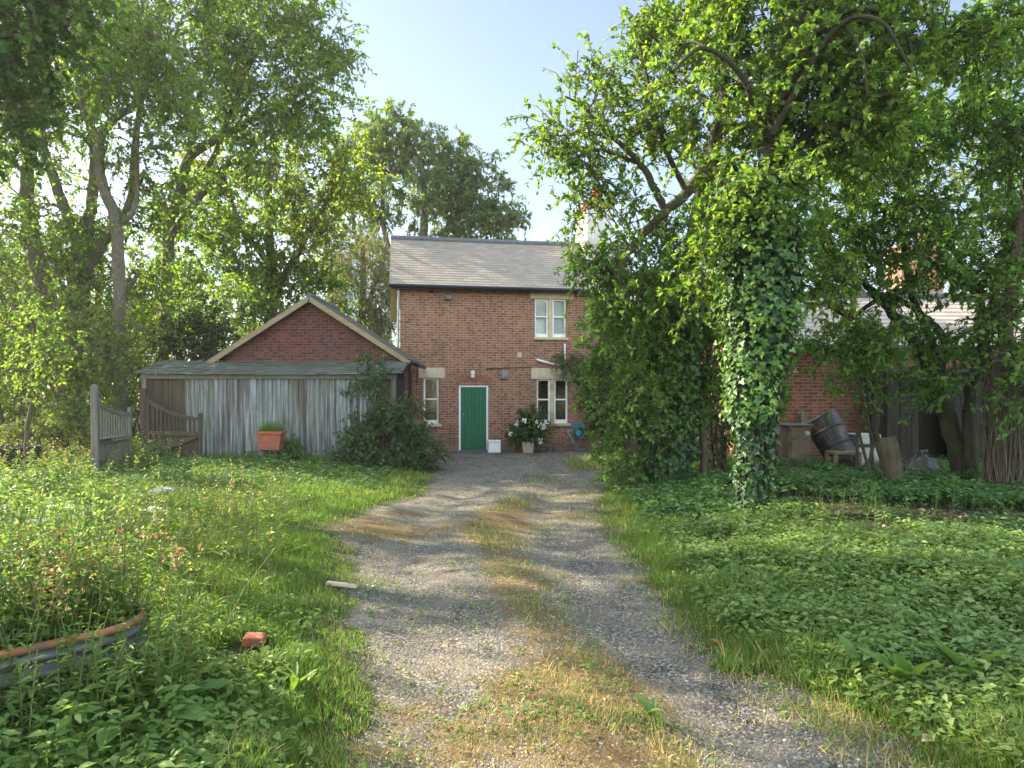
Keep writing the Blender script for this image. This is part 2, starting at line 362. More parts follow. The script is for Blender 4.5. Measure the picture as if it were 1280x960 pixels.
class MB:
    """collects shapes and links them as one mesh object"""
    def __init__(s): s.V = []; s.F = []; s.n = 0
    def add(s, V, F):
        V = np.asarray(V, float); s.V.append(V); s.F += [[i + s.n for i in f] for f in F]; s.n += len(V); return s
    def box(s, c, d, rz=0, M3=None):
        c = np.array(c, float); x, y, z = np.array(d) / 2
        V = np.array([[-x, -y, -z], [x, -y, -z], [x, y, -z], [-x, y, -z], [-x, -y, z], [x, -y, z], [x, y, z], [-x, y, z]])
        if rz: cs, sn = math.cos(rz), math.sin(rz); V = V @ np.array([[cs, sn, 0], [-sn, cs, 0], [0, 0, 1]])
        if M3 is not None: V = V @ np.array(M3).T
        return s.add(V + c, [[3, 2, 1, 0], [4, 5, 6, 7], [0, 1, 5, 4], [1, 2, 6, 5], [2, 3, 7, 6], [3, 0, 4, 7]])
    def b2(s, x0, x1, y0, y1, z0, z1): return s.box(((x0 + x1) / 2, (y0 + y1) / 2, (z0 + z1) / 2), (x1 - x0, y1 - y0, z1 - z0))
    def beam(s, a, b, w, h, up=(0, 0, 1)):
        a = np.array(a, float); b = np.array(b, float); d = b - a; L = np.linalg.norm(d); d /= L
        sd = np.cross(d, up); sd /= max(np.linalg.norm(sd), 1e-9); u = np.cross(sd, d)
        return s.box((a + b) / 2, (L, w, h), M3=np.stack([d, sd, u], 1))
    def prism(s, poly, axis, t0, t1):
        """polygon in the two other axes, extruded along axis"""
        n = len(poly); V = []
        for t in (t0, t1):
            for p in poly:
                q = list(p); q.insert(axis, t); V.append(q)
        F = [list(range(n))[::-1], list(range(n, 2 * n))] + [[i, (i + 1) % n, n + (i + 1) % n, n + i] for i in range(n)]
        return s.add(V, F)
    def tube(s, pts, r, sides=8, cap=True):
        pts = np.asarray(pts, float); r = np.broadcast_to(np.asarray(r, float), (len(pts),))
        V, Q = tube_arrays(pts, r, sides)
        F = Q.tolist(); n = len(pts)
        if cap: F += [list(range(sides))[::-1], list(range((n - 1) * sides, n * sides))]
        return s.add(V, F)
    def lathe(s, prof, c=(0, 0, 0), sides=20, M3=None, cap=True):
        V = []; n = len(prof)
        for r, z in prof:
            for k in range(sides):
                a = 2 * math.pi * k / sides; V.append([r * math.cos(a), r * math.sin(a), z])
        V = np.array(V)
        if M3 is not None: V = V @ np.array(M3).T
        F = [[i * sides + k, i * sides + (k + 1) % sides, (i + 1) * sides + (k + 1) % sides, (i + 1) * sides + k] for i in range(n - 1) for k in range(sides)]
        if cap: F += [list(range(sides))[::-1], list(range((n - 1) * sides, n * sides))]
        return s.add(V + np.array(c, float), F)
    def build(s, name, mat, parent=None, smooth=False, bevel=0, uv=True):
        V = np.concatenate(s.V); tot = [len(f) for f in s.F]; loops = [i for f in s.F for i in f]
        st = np.concatenate([[0], np.cumsum(tot)[:-1]])
        o = raw_mesh(name, V, loops, st, tot, mat, parent, smooth, uv=uv)
        if not smooth: o.data.polygons.foreach_set('use_smooth', np.zeros(len(st), bool)); o.data.update()
        if bevel:
            b = o.modifiers.new('bevel', 'BEVEL'); b.width = bevel; b.segments = 1; b.limit_method = 'ANGLE'
        return o

def tube_arrays(pts, r, sides):
    n = len(pts); t = norm(np.gradient(pts, axis=0))
    ref = np.array([0, 0, 1.]) if abs(norm(pts[-1] - pts[0])[2]) < .8 else np.array([1., 0, 0])
    a = norm(np.cross(t, ref)); b = np.cross(t, a)
    th = np.arange(sides) * 2 * np.pi / sides
    V = pts[:, None] + r[:, None, None] * (np.cos(th)[None, :, None] * a[:, None] + np.sin(th)[None, :, None] * b[:, None])
    i = np.arange(n - 1)[:, None] * sides; k = np.arange(sides)[None]; k2 = (k + 1) % sides
    Q = np.stack([i + k, i + k2, i + sides + k2, i + sides + k], -1).reshape(-1, 4)
    return V.reshape(-1, 3), Q

def tubes(name, lst, mat, parent=None, off=None):
    """many tubes (pts, radii, sides) as one mesh"""
    Vs = []; Qs = []; n = 0
    for pts, r, sd in lst:
        V, Q = tube_arrays(np.asarray(pts, float), np.asarray(r, float), sd); Vs.append(V); Qs.append(Q + n); n += len(V)
    V = np.concatenate(Vs); Q = np.concatenate(Qs)
    if off is not None: V = V - off
    return raw_mesh(name, V, Q.ravel(), np.arange(len(Q)) * 4, np.full(len(Q), 4), mat, parent, smooth=True)

# leaf outlines: (across, along, out of plane)
T_LEAF = (np.array([[0, 0, 0], [.5, .42, .10], [0, .45, 0], [-.5, .42, .10], [0, 1, -.08]]), [[0, 1, 4, 2], [0, 2, 4, 3]])
T_OVAL = (np.array([[0, 0, 0], [.42, .22, .05], [.5, .55, .06], [0, 1, -.14], [-.5, .55, .06], [-.42, .22, .05], [0, .5, -.02]]),
          [[0, 1, 2, 6], [6, 2, 3], [0, 6, 4, 5], [6, 3, 4]])
T_IVY = (np.array([[0, .1, 0], [.28, -.08, .0], [.55, .22, .07], [.30, .45, .05], [0, 1, -.08], [-.30, .45, .05], [-.55, .22, .07], [-.28, -.08, 0], [0, .42, -.03]]),
         [[0, 1, 2, 3], [0, 3, 4, 8], [0, 8, 4, 5], [0, 5, 6, 7]])
T_BLADE = (np.array([[-.5, 0, 0], [.5, 0, 0], [-.38, .5, .06], [.38, .5, .06], [0, 1, .26]]), [[0, 1, 3, 2], [2, 3, 4]])
T_BLADE2 = (np.array([[-.5, 0, 0], [.5, 0, 0], [-.42, .45, .10], [.42, .45, .10], [-.25, .8, .33], [.25, .8, .33], [0, .95, .6]]), [[0, 1, 3, 2], [2, 3, 5, 4], [4, 5, 6]])
T_SHARD = (np.array([[-.5, -.5, 0], [.5, -.4, 0], [.4, .5, 0], [-.45, .4, 0], [0.05, 0, .55]]), [[0, 1, 4], [1, 2, 4], [2, 3, 4], [3, 0, 4]])

def leaf_arrays(pos, axis, nrm, L, Wd, tmpl):
    tv, tf = tmpl; N = len(pos); k = len(tv)
    a = norm(axis); s = norm(np.cross(a, nrm)); n = np.cross(s, a)
    L = np.broadcast_to(L, (N,)); Wd = np.broadcast_to(Wd, (N,))
    V = (pos[:, None] + (s * Wd[:, None])[:, None] * tv[None, :, 0:1] + (a * L[:, None])[:, None] * tv[None, :, 1:2] + (n * L[:, None])[:, None] * tv[None, :, 2:3])
    tl = np.concatenate([np.array(f) for f in tf]); tt = np.array([len(f) for f in tf])
    loops = (np.arange(N)[:, None] * k + tl[None]).ravel(); tot = np.tile(tt, N)
    return V.reshape(-1, 3), loops, tot

def leaves(name, batches, mat, parent=None, off=None):
    Vs = []; Ls = []; Ts = []; n = 0
    for b in batches:
        V, l, t = leaf_arrays(*b); Vs.append(V); Ls.append(l + n); Ts.append(t); n += len(V)
    V = np.concatenate(Vs); l = np.concatenate(Ls); t = np.concatenate(Ts)
    if off is not None: V = V - off
    return raw_mesh(name, V, l, np.concatenate([[0], np.cumsum(t)[:-1]]), t, mat, parent)

def smooth_path(pts, per=5):
    p = np.asarray(pts, float)
    if len(p) < 3:
        t = np.linspace(0, 1, per + 1)[:, None]; return p[0] * (1 - t) + p[-1] * t
    q = np.concatenate([[2 * p[0] - p[1]], p, [2 * p[-1] - p[-2]]]); out = []
    for i in range(1, len(q) - 2):
        t = np.linspace(0, 1, per, endpoint=False)[:, None]
        a, b, c, d = q[i - 1], q[i], q[i + 1], q[i + 2]
        out.append(.5 * (2 * b + (c - a) * t + (2 * a - 5 * b + 4 * c - d) * t ** 2 + (3 * b - a - 3 * c + d) * t ** 3))
    return np.concatenate(out + [p[-1:]])

def rnd_dir(rng, n): return norm(rng.normal(size=(n, 3)))

def spray(rng, centres, outward, twigs, tlen, per, lsize, up=.15, droop=.25, spread=.15):
    """twigs radiating from clump centres and the leaves along them"""
    C = np.repeat(centres, twigs, 0); O = np.repeat(outward, twigs, 0); N = len(C)
    st = C + rng.normal(size=(N, 3)) * spread
    d = norm(O * .5 + rng.normal(size=(N, 3)) * .75 + np.array([0, 0, up]))
    ln = rng.uniform(.5, 1.1, N) * tlen
    tw = []
    for i in range(N):
        mid = st[i] + d[i] * ln[i] * .5; e = st[i] + d[i] * ln[i] + np.array([0, 0, -droop * ln[i]])
        tw.append((np.stack([st[i] - d[i] * .15, mid, e]), np.array([.010, .007, .003]) * (tlen / .7), 3))
    T = np.repeat(np.arange(N), per); m = len(T)
    t = rng.uniform(.12, 1.0, m)
    pos = st[T] + d[T] * (ln[T] * t)[:, None]; pos[:, 2] -= droop * ln[T] * t ** 2
    ax = norm(d[T] * .5 + rng.normal(size=(m, 3)) * .65 + np.array([0, 0, -.25]))
    nr = norm(np.array([0, 0, 1.]) + rng.normal(size=(m, 3)) * .55)
    L = rng.uniform(.65, 1.25, m) * lsize
    return tw, pos, ax, nr, L

def blob_points(rng, c, r, n):
    d = rnd_dir(rng, n); q = rng.uniform(.15, 1, n) ** .45
    return np.array(c) + d * q[:, None] * np.array(r) * (1 + rng.normal(size=(n, 1)) * .10)

def grow(rng, limbs, targets, r0=.010, k=.013, bend=.18):
    """joins every clump to the limbs by its own tapering branch"""
    out = []; NP = []; NR = []
    for pts, rad in limbs:
        pp = smooth_path(pts, 7); rr = np.interp(np.linspace(0, 1, len(pp)), np.linspace(0, 1, len(rad)), rad)
        pp = pp + rng.normal(size=pp.shape) * (rr[:, None] * .10)
        out.append((pp, rr, 9)); i0 = len(pp) // 4; NP.append(pp[i0:]); NR.append(rr[i0:])
    NP = np.concatenate(NP); NR = np.concatenate(NR)
    if len(targets):
        dist = np.array([np.min(np.linalg.norm(NP - t, axis=1)) for t in targets])
        for i in np.argsort(dist):
            t = targets[i]; dv = t - NP; L = np.linalg.norm(dv, axis=1)
            cost = L + np.maximum(0, -dv[:, 2]) * .7 + np.maximum(0, .012 - NR) * 60
            j = int(np.argmin(cost)); a = NP[j]; ln = L[j]
            if ln < .12: continue
            mid1 = a + (t - a) * .35 + np.array([0, 0, bend * ln]) + rng.normal(size=3) * ln * .07
            mid2 = a + (t - a) * .7 + np.array([0, 0, bend * .8 * ln]) + rng.normal(size=3) * ln * .07
            pp = smooth_path([a, mid1, mid2, t], 4); ra = min(NR[j] * .8, r0 + k * ln)
            rr = np.linspace(ra, max(.004, ra * .3), len(pp))
            out.append((pp, rr, 5 if ra > .02 else 4)); NP = np.concatenate([NP, pp[2:]]); NR = np.concatenate([NR, rr[2:]])
    return out

def tree(name, label, cat, base, limbs, blobs, leafm, bark, lsize=.09, ratio=.55, twigs=6, tlen=.75, per=16, group=None, seed=1,
         tmpl=T_LEAF, droop=.25, bend=.18, r0=.010, k=.013, extra=None, up=.15):
    rng = np.random.default_rng(seed); base = np.array(base, float)
    root = empty(name, base, 0, label, cat, group)
    tg = []; outw = []; mats = []
    for b in blobs:
        c, r, n = b[0], b[1], b[2]; p = blob_points(rng, c, r, n); tg.append(p); outw.append(norm(p - np.array(c))); mats += [b[3] if len(b) > 3 else 0] * n
    tg = np.concatenate(tg); outw = np.concatenate(outw); mats = np.array(mats)
    wood = grow(rng, limbs, tg, r0, k, bend)
    nl = len(limbs)
    tubes('trunk', wood[:nl], bark, root, base)
    lm = leafm if isinstance(leafm, list) else [leafm]
    tw_all = []; first = None
    for mi, mat in enumerate(lm):
        s = mats == mi
        if not s.any(): continue
        tw, pos, ax, nr, L = spray(rng, tg[s], outw[s], twigs, tlen, per, lsize, up, droop, tlen * .22)
        tw_all += tw
        o = leaves('crown', [(pos, ax, nr, L, L * ratio, tmpl)], mat, root, base)
    tubes('branches', wood[nl:] + tw_all, bark, root, base)
    return root
# ------------------------------------------------------------------ ground and drive
def axis_lines(dense0, dense1, step, far0, far1):
    a = np.arange(dense0, dense1 + 1e-6, step)
    lo = [dense0]; s = step
    while lo[-1] > far0: s *= 1.35; lo.append(lo[-1] - s)
    hi = [dense1]; s = step
    while hi[-1] < far1: s *= 1.35; hi.append(hi[-1] + s)
    return np.concatenate([np.array(lo[1:])[::-1], a, np.array(hi[1:])])
GX = axis_lines(-9, 9, .075, -80, 80); GY = axis_lines(1.5, 22, .075, -30, 100)
XX, YY = np.meshgrid(GX, GY); ZZ = height(XX, YY)
nx, ny = len(GX), len(GY)
IDX = np.arange(nx * ny).reshape(ny, nx)
QD = np.stack([IDX[:-1, :-1], IDX[:-1, 1:], IDX[1:, 1:], IDX[1:, :-1]], -1).reshape(-1, 4)
GV = np.stack([XX, YY, ZZ], -1).reshape(-1, 3)

def ground_mat():
    m, nt, b = M('soil_and_litter'); p = geo_pos(nt)
    n = noise(nt, p, 3.0, 8, .7); n2 = noise(nt, p, 30, 6, .7); n3 = noise(nt, p, .5, 4, .6)
    c = ramp(nt, n2, [(.3, (.030, .027, .015)), (.55, (.060, .056, .028)), (.75, (.11, .095, .05))])
    c = mix(nt, ramp(nt, n, [(.42, (0, 0, 0)), (.6, (.75, .75, .75))]), c, (.045, .068, .018))
    c = mix(nt, ramp(nt, n3, [(.45, (0, 0, 0)), (.6, (.4, .4, .4))]), c, (.07, .055, .03))
    nt.links.new(c, b.inputs['Base Color']); b.inputs['Roughness'].default_value = .95; b.inputs['Specular IOR Level'].default_value = .1
    bump(nt, b, n2, .9, .03); return m
def drive_mat():
    m, nt, b = M('gravel_with_moss'); p = geo_pos(nt)
    vo = nd(nt, 'TexVoronoi', Scale=52.0); nt.links.new(p, vo.inputs['Vector'])
    wv = nd(nt, 'SeparateColor'); nt.links.new(vo.outputs['Color'], wv.inputs[0])
    stone = ramp(nt, wv.outputs[0], [(0, (.085, .080, .075)), (.4, (.165, .155, .145)), (.75, (.25, .235, .215)), (.95, (.36, .33, .28)), (1, (.50, .48, .45))])
    gap = ramp(nt, vo.outputs['Distance'], [(.35, (1, 1, 1)), (.62, (.35, .33, .3))])
    stone = mix(nt, 1.0, stone, gap, 'MULTIPLY')
    fine = noise(nt, p, 70, 6, .75)
    dust = ramp(nt, fine, [(.3, (.09, .078, .062)), (.6, (.22, .19, .15)), (.8, (.36, .31, .24))])
    base = mix(nt, ramp(nt, noise(nt, p, 2.2, 6, .7), [(.38, (0, 0, 0)), (.62, (.8, .8, .8))]), stone, dust)
    pat = noise(nt, mapping(nt, p, (1.6, .8, 1)), 1.1, 7, .72)
    base = mix(nt, 1.0, base, ramp(nt, pat, [(.35, (.62, .62, .66)), (.5, (.95, .95, .95)), (.66, (1.28, 1.2, 1.08))]), 'MULTIPLY')
    am = nd(nt, 'Attribute', attribute_name='moss'); ag = nd(nt, 'Attribute', attribute_name='edge')
    mo = noise(nt, p, 5.5, 8, .72)
    add = nd(nt, 'Math', operation='ADD'); nt.links.new(am.outputs['Fac'], add.inputs[0]); nt.links.new(mo, add.inputs[1])
    mossc = ramp(nt, noise(nt, p, 24, 6, .7), [(.3, (.075, .050, .020)), (.46, (.14, .090, .035)), (.57, (.15, .105, .045)), (.68, (.23, .18, .095)), (.8, (.38, .32, .20))])
    base = mix(nt, ramp(nt, add.outputs[0], [(.98, (0, 0, 0)), (1.0, (.3, .3, .3)), ]), base, mossc)
    ms = nd(nt, 'MapRange'); ms.inputs[1].default_value = .92; ms.inputs[2].default_value = 1.12; nt.links.new(add.outputs[0], ms.inputs[0])
    base = mix(nt, ms.outputs[0], base, mossc)
    # green film and soil at the margins
    ad2 = nd(nt, 'Math', operation='ADD'); nt.links.new(ag.outputs['Fac'], ad2.inputs[0]); nt.links.new(noise(nt, p, 4, 7, .7), ad2.inputs[1])
    me = nd(nt, 'MapRange'); me.inputs[1].default_value = .95; me.inputs[2].default_value = 1.25; nt.links.new(ad2.outputs[0], me.inputs[0])
    soil = ramp(nt, noise(nt, p, 30, 6, .7), [(.3, (.035, .034, .016)), (.6, (.075, .075, .032)), (.8, (.14, .12, .06))])
    base = mix(nt, me.outputs[0], base, soil)
    nt.links.new(base, b.inputs['Base Color']); b.inputs['Roughness'].default_value = .9; b.inputs['Specular IOR Level'].default_value = .25
    inv = nd(nt, 'Math', operation='MULTIPLY_ADD'); inv.inputs[1].default_value = -.8; nt.links.new(vo.outputs['Distance'], inv.inputs[0]); nt.links.new(fine, inv.inputs[2])
    bump(nt, b, inv.outputs[0], .9, .015); return m

raw_mesh('ground', GV, QD.ravel(), np.arange(len(QD)) * 4, np.full(len(QD), 4), ground_mat(), smooth=True)['kind'] = 'structure'
def moss_amt(x, y):
    c = np.interp(y, DE[:, 0], DE[:, 1:].mean(1))
    m = .62 * np.exp(-((x - c - .02 - .02 * y) / .38) ** 2) * (.5 + .8 * fbm(x, y, .9, 47)) * sstep(2.5, 4.5, y) * sstep(13, 9, y)
    m += .95 * np.exp(-((y - 3.45) / .75) ** 2) * (fbm(x, y, .5, 41) - .08) * sstep(1.35, .75, x)
    m += .45 * np.exp(-((x + 1.7) / .7) ** 2 - ((y - 8.3) / .7) ** 2)
    m += .45 * np.exp(-((y - 9.2) / 1.1) ** 2) * fbm(x, y, .8, 43) * 1.4
    return np.clip(m + .18 * (fbm(x, y, 1.1, 44) - .4) + .12, 0, .85)
dd = drive(XX, YY).ravel(); keep = (dd[QD] > -.30).all(1) & (GV[QD][:, :, 1].min(1) > -3) & (GV[QD][:, :, 1].max(1) < 23)
q = QD[keep]; u_, inv_ = np.unique(q.ravel(), return_inverse=True)
dv_ = GV[u_].copy(); dv_[:, 2] += .004
raw_mesh('driveway', dv_, inv_, np.arange(len(q)) * 4, np.full(len(q), 4), drive_mat(), smooth=True,
         attrs={'moss': moss_amt(dv_[:, 0], dv_[:, 1]), 'edge': 1 - sstep(-.25, .45, dd[u_])})['kind'] = 'structure'

# ------------------------------------------------------------------ brick house
HX, HY, HA = -3.41, 20.8, math.radians(9)
HZ = -.08
cA, sA = math.cos(HA), math.sin(HA)
def HP(px, py, v=0):
    t = (px - 640) / FPX
    x0 = HX - sA * v; y0 = HY + cA * v
    u = (y0 * t - x0) / (cA - t * sA); Y = y0 + u * sA
    return u, CAMZ - (py - HOR) / FPX * Y - HZ
def rect(x0, y0, x1, y1):
    a, b = HP(x0, y1); c, d = HP(x1, y0); return a, c, b, d

house = empty('brick_house', (HX, HY, HZ), HA, 'two storey brick house with green door and pale slate roof facing down the drive', 'house')
HL, HD = 7.3, 5.0
EZ, SL = 5.05, .718                     # eave underside level and roof pitch
W_up = rect(668.5, 374, 708, 421.5); W_lo = rect(671, 474, 710, 529.5); W_l = rect(529.5, 472.5, 548.5, 530); D_r = rect(573.5, 481.5, 610.5, 566.5)
D_r = (D_r[0], D_r[1], 0.0, D_r[3])

def wall_grid(mb, x0, x1, z0, z1, holes, y=0., depth=.12):
    xs = sorted({x0, x1} | {h[0] for h in holes} | {h[1] for h in holes}); zs = sorted({z0, z1} | {h[2] for h in holes} | {h[3] for h in holes})
    for i in range(len(xs) - 1):
        for j in range(len(zs) - 1):
            cx, cz = (xs[i] + xs[i + 1]) / 2, (zs[j] + zs[j + 1]) / 2
            if any(h[0] < cx < h[1] and h[2] < cz < h[3] for h in holes): continue
            mb.add([[xs[i], y, zs[j]], [xs[i + 1], y, zs[j]], [xs[i + 1], y, zs[j + 1]], [xs[i], y, zs[j + 1]]], [[0, 1, 2, 3]])
    for a, b, c, d in holes:
        mb.add([[a, y, c], [a, y + depth, c], [a, y + depth, d], [a, y, d]], [[0, 1, 2, 3]])
        mb.add([[b, y, c], [b, y, d], [b, y + depth, d], [b, y + depth, c]], [[0, 1, 2, 3]])
        mb.add([[a, y, d], [a, y + depth, d], [b, y + depth, d], [b, y, d]], [[0, 1, 2, 3]])
        mb.add([[a, y, c], [b, y, c], [b, y + depth, c], [a, y + depth, c]], [[0, 1, 2, 3]])
mb = MB(); wall_grid(mb, 0, HL, -.3, EZ + .12, [W_up, W_lo, W_l, D_r])
# gable ends and the back
for x in (0, HL):
    f = [[0, 1, 2, 3, 4]] if x else [[4, 3, 2, 1, 0]]
    mb.add([[x, 0, -.3], [x, HD, -.3], [x, HD, EZ + .12], [x, HD / 2, EZ + .12 + SL * HD / 2], [x, 0, EZ + .12]], f)
mb.add([[0, HD, -.3], [HL, HD, -.3], [HL, HD, EZ + .12], [0, HD, EZ + .12]], [[3, 2, 1, 0]])
mb.build('wall', MT['brick'], house)
MB().b2(.1, HL - .1, .1, HD - .1, 2.6, 2.7).b2(.1, HL - .1, .1, HD - .1, -.05, -.02).b2(.05, HL - .05, 1.6, 1.7, 0, 5).build('interior_floors', MT['soil'], house)

def slate_courses(mb, rng, x0, x1, y0, z0, y1, z1, n, thick=.016, jit=.006, sag=.0):
    """overlapping courses of slates climbing from (y0,z0) to (y1,z1), split into slates of uneven length"""
    for i in range(n):
        t0, t1 = i / n, min(1.0, (i + 1.25) / n)
        ya, za = y0 + (y1 - y0) * t0, z0 + (z1 - z0) * t0; yb, zb = y0 + (y1 - y0) * t1, z0 + (z1 - z0) * t1
        xs = [x0]
        while xs[-1] < x1 - 1.2: xs.append(xs[-1] + .26 * rng.integers(2, 5))
        xs.append(x1)
        sg = lambda x: -sag * math.sin(math.pi * (x - x0) / (x1 - x0))
        for a, b in zip(xs[:-1], xs[1:]):
            lift = thick + rng.uniform(0, jit); dy = 0
            g = .0004
            V = [[a + g, ya + dy, za + lift], [b - g, ya + dy, za + lift + 0], [b - g, yb, zb + .002], [a + g, yb, zb + .002],
                 [a + g, ya + dy, za + lift - thick], [b - g, ya + dy, za + lift - thick], [b - g, yb, zb - .008], [a + g, yb, zb - .008]]
            for v_ in V: v_[2] += sg(v_[0])
            mb.add(V, [[0, 1, 2, 3], [4, 5, 1, 0], [5, 6, 2, 1], [7, 4, 0, 3], [7, 6, 5, 4]])
def slate_sheet(mb, x0, x1, y0, z0, y1, z1, n, step=.010, sag=.014):
    """one closed skin of slates whose courses step at every row"""
    xs = np.linspace(x0, x1, 25); rows = []
    for i in range(n):
        for t, up in ((i / n, step), ((i + .999) / n, .0)): rows.append([(x, y0 + (y1 - y0) * t, z0 + (z1 - z0) * t + up - sag * math.sin(math.pi * (x - x0) / (x1 - x0))) for x in xs])
    rows.insert(0, [(p[0], p[1], p[2] - .035) for p in rows[0]]); m = len(xs)
    V = [p for rr_ in rows for p in rr_]; mb.add(V, [[k * m + i, k * m + i + 1, (k + 1) * m + i + 1, (k + 1) * m + i] for k in range(len(rows) - 1) for i in range(m - 1)])
    for i in (0, m - 1):
        a, b_ = rows[1][i], rows[-1][i]; mb.add([a, b_, (b_[0], b_[1], b_[2] - .03), (a[0], a[1], a[2] - .03)], [[0, 1, 2, 3]])
rg = np.random.default_rng(3)
ro = .32; ry0, rz0 = -.30, EZ; ryr, rzr = HD / 2, EZ + SL * (HD / 2 + .30)
mb = MB(); slate_sheet(mb, -ro, HL + ro, ry0, rz0 + .03, ryr, rzr + .03, 20)
slate_courses(mb, rg, -ro, HL + ro, HD + .30, rz0 + .03, ryr, rzr + .03, 12)
# boarding below the slates
for s in (1, -1):
    y0 = ry0 + .02 if s > 0 else HD + .28
    mb.add([[-ro + .01, y0, rz0 - .015], [HL + ro - .01, y0, rz0 - .015], [HL + ro - .01, ryr, rzr - .03], [-ro + .01, ryr, rzr - .03]], [[0, 1, 2, 3]])
roof = mb.build('roof', MT['slate'], house, uv=True)
mb = MB()
x = -ro
while x < HL + ro - .1:
    mb.tube([[x, ryr, rzr + .035 - .02 * math.sin(math.pi * (x + ro) / (HL + 2 * ro)) + rg.normal() * .005], [x + .455, ryr, rzr + .035 - .02 * math.sin(math.pi * (x + .45 + ro) / (HL + 2 * ro)) + rg.normal() * .005]], .105, 10); x += .457
mb.build('ridge_tiles', MT['lead'], roof, smooth=False)
MB().tube([[-ro, ry0 - .06, rz0 - .005], [HL + ro, ry0 - .06, rz0 - .03]], .055, 8).b2(-ro, HL + ro, ry0 + .03, ry0 + .055, rz0 - .10, rz0 + .0).build('gutter', MT['black'], roof, smooth=False)
# boards under the left verge
mb = MB()
for s in (1, -1):
    a = (-ro + .03, ry0 if s > 0 else HD + .3, rz0 - .07); mb.beam(a, (-ro + .03, ryr, rzr - .07), .03, .17)
mb.build('bargeboard', MT['mossboard'], house)
MB().b2(-.30, -.10, .5, .54, EZ - 1.0, EZ + .12).build('verge_board', MT['mossboard'], house)
mb = MB(); mb.tube([[-.05, -.06, -.05], [-.05, -.06, EZ - .35], [-.05, -.18, EZ - .12]], .036, 8).tube([[-.05, -.06, 1.0], [-.05, -.06, 1.06]], .05, 8).tube([[-.05, -.06, 3.0], [-.05, -.06, 3.06]], .05, 8)
mb.build('drainpipe', MT['appliance'], house, smooth=True)
mb = MB(); u, _ = HP(757, 450); mb.tube([[u, -.07, -.05], [u, -.07, EZ - .4], [u, -.24, EZ - .1]], .045, 8)
for z in (.8, 2.2, 3.6): mb.tube([[u, -.07, z], [u, -.07, z + .09]], .06, 8)
mb.build('drainpipe', simple('grey_pipe_paint', (.40, .41, .42), .5, .1), house, smooth=True)
# white waste pipes
u, z = HP(705.5, 431); u2, z2 = HP(706, 462); MB().tube([[u, -.04, z + .02], [u, -.05, z], [u2, -.05, z2]], .026, 8).tube([[u, .01, z], [u, -.06, z]], .034, 8).build('waste_pipe', MT['white'], house, smooth=True)
u, z = HP(671, 450.5); u2, z2 = HP(692, 455.5); MB().tube([[u, .0, z + .03], [u + .02, -.07, z + .02], [u + .05, -.08, z], [u2, -.08, z2], [u2 + .3, -.08, z2 - .03]], .034, 8).build('waste_pipe', MT['white'], house, smooth=True)

def window(rc, double, lintel, sill_px, blind=0.):
    a, b, c, d = rc; fr = MB(); y = .075; yd = .05
    lights = [(a, b)]
    if double: mm = (a + b) / 2; lights = [(a, mm - .065), (mm + .065, b)]
    gl = []
    for p, q in lights:
        fw = .055
        fr.b2(p, p + fw, y, y + yd, c, d).b2(q - fw, q, y, y + yd, c, d).b2(p + fw, q - fw, y, y + yd, d - .05, d).b2(p + fw, q - fw, y - .004, y + yd, c, c + .12)
        zm = c + (d - c) * .54
        fr.b2(p + fw, q - fw, y - .008, y + yd, zm - .022, zm + .022)
        gl.append((p + fw, q - fw, c + .12, d - .05, zm))
    w = fr.build('window', MT['white'], house, bevel=.004)
    for p, q, e, f, zm in gl:
        MB().b2(p, q, y + .018, y + .023, zm + .022, f).b2(p, q, y + .028, y + .033, e, zm - .022).build('pane', MT['glass'], w)
    if double:
        mm = (a + b) / 2; MB().b2(mm - .063, mm + .063, .012, .13, c, d).build('mullion', MT['stone'], w, bevel=.006)
    l0, l1 = HP(lintel[0], lintel[3])[0], HP(lintel[2], lintel[3])[0]; lt = HP(lintel[0], lintel[1])[1]
    MB().b2(l0, l1, -.012, .1, d + .001, lt).build('lintel', MT['stone'], w, bevel=.008)
    s0, s1 = HP(sill_px[0], 0)[0], HP(sill_px[1], 0)[0]
    MB().b2(s0, s1, -.06, .11, c - .085, c + .004).build('sill', MT['stone'], w, bevel=.01)
    if blind:
        for p, q, e, f, zm in gl: MB().b2(p - .02, q + .02, .16, .165, c + .05, c + (d - c) * blind).build('blind', simple('pale_blind', (.55, .55, .52), .8, .04), w)
    return w
window(W_up, True, (663, 362, 717, 374), (666.5, 710), blind=.98)
window(W_lo, True, (664, 460, 716, 472.5), (669, 713))
window(W_l, False, (523, 459.5, 556, 472), (528, 552))

# door with planks, frame, arch of bricks on edge
a, b, c, d = D_r; mb = MB()
n = 7; w_ = (b - a - .12) / n
for i in range(n): mb.b2(a + .06 + i * w_ + .003, a + .06 + (i + 1) * w_ - .003, .055, .095, .07, d - .062)
mb.b2(a + .06, b - .06, .07, .10, .07, d - .062)
door = mb.build('door', MT['door'], house, bevel=.003)
MB().b2(a, a + .06, .03, .12, 0, d).b2(b - .06, b, .03, .12, 0, d).b2(a + .06, b - .06, .03, .12, d - .06, d).build('frame', MT['white'], door, bevel=.004)
MB().lathe([(.012, 0), (.012, .04), (.028, .05), (.03, .07), (.02, .085)], (a + .14, .055, 1.13), 12, M3=[[1, 0, 0], [0, 0, -1], [0, 1, 0]]).b2(a + .12, a + .16, .048, .056, 1.05, 1.20).build('handle', MT['galv'], door)
MB().b2(a + .02, b - .02, -.10, .12, -.05, .066).build('doorstep', MT['lead'], door, bevel=.01)
mb = MB(); m_ = (a + b) / 2; rr_ = 1.6; half = (b - a) / 2 + .11
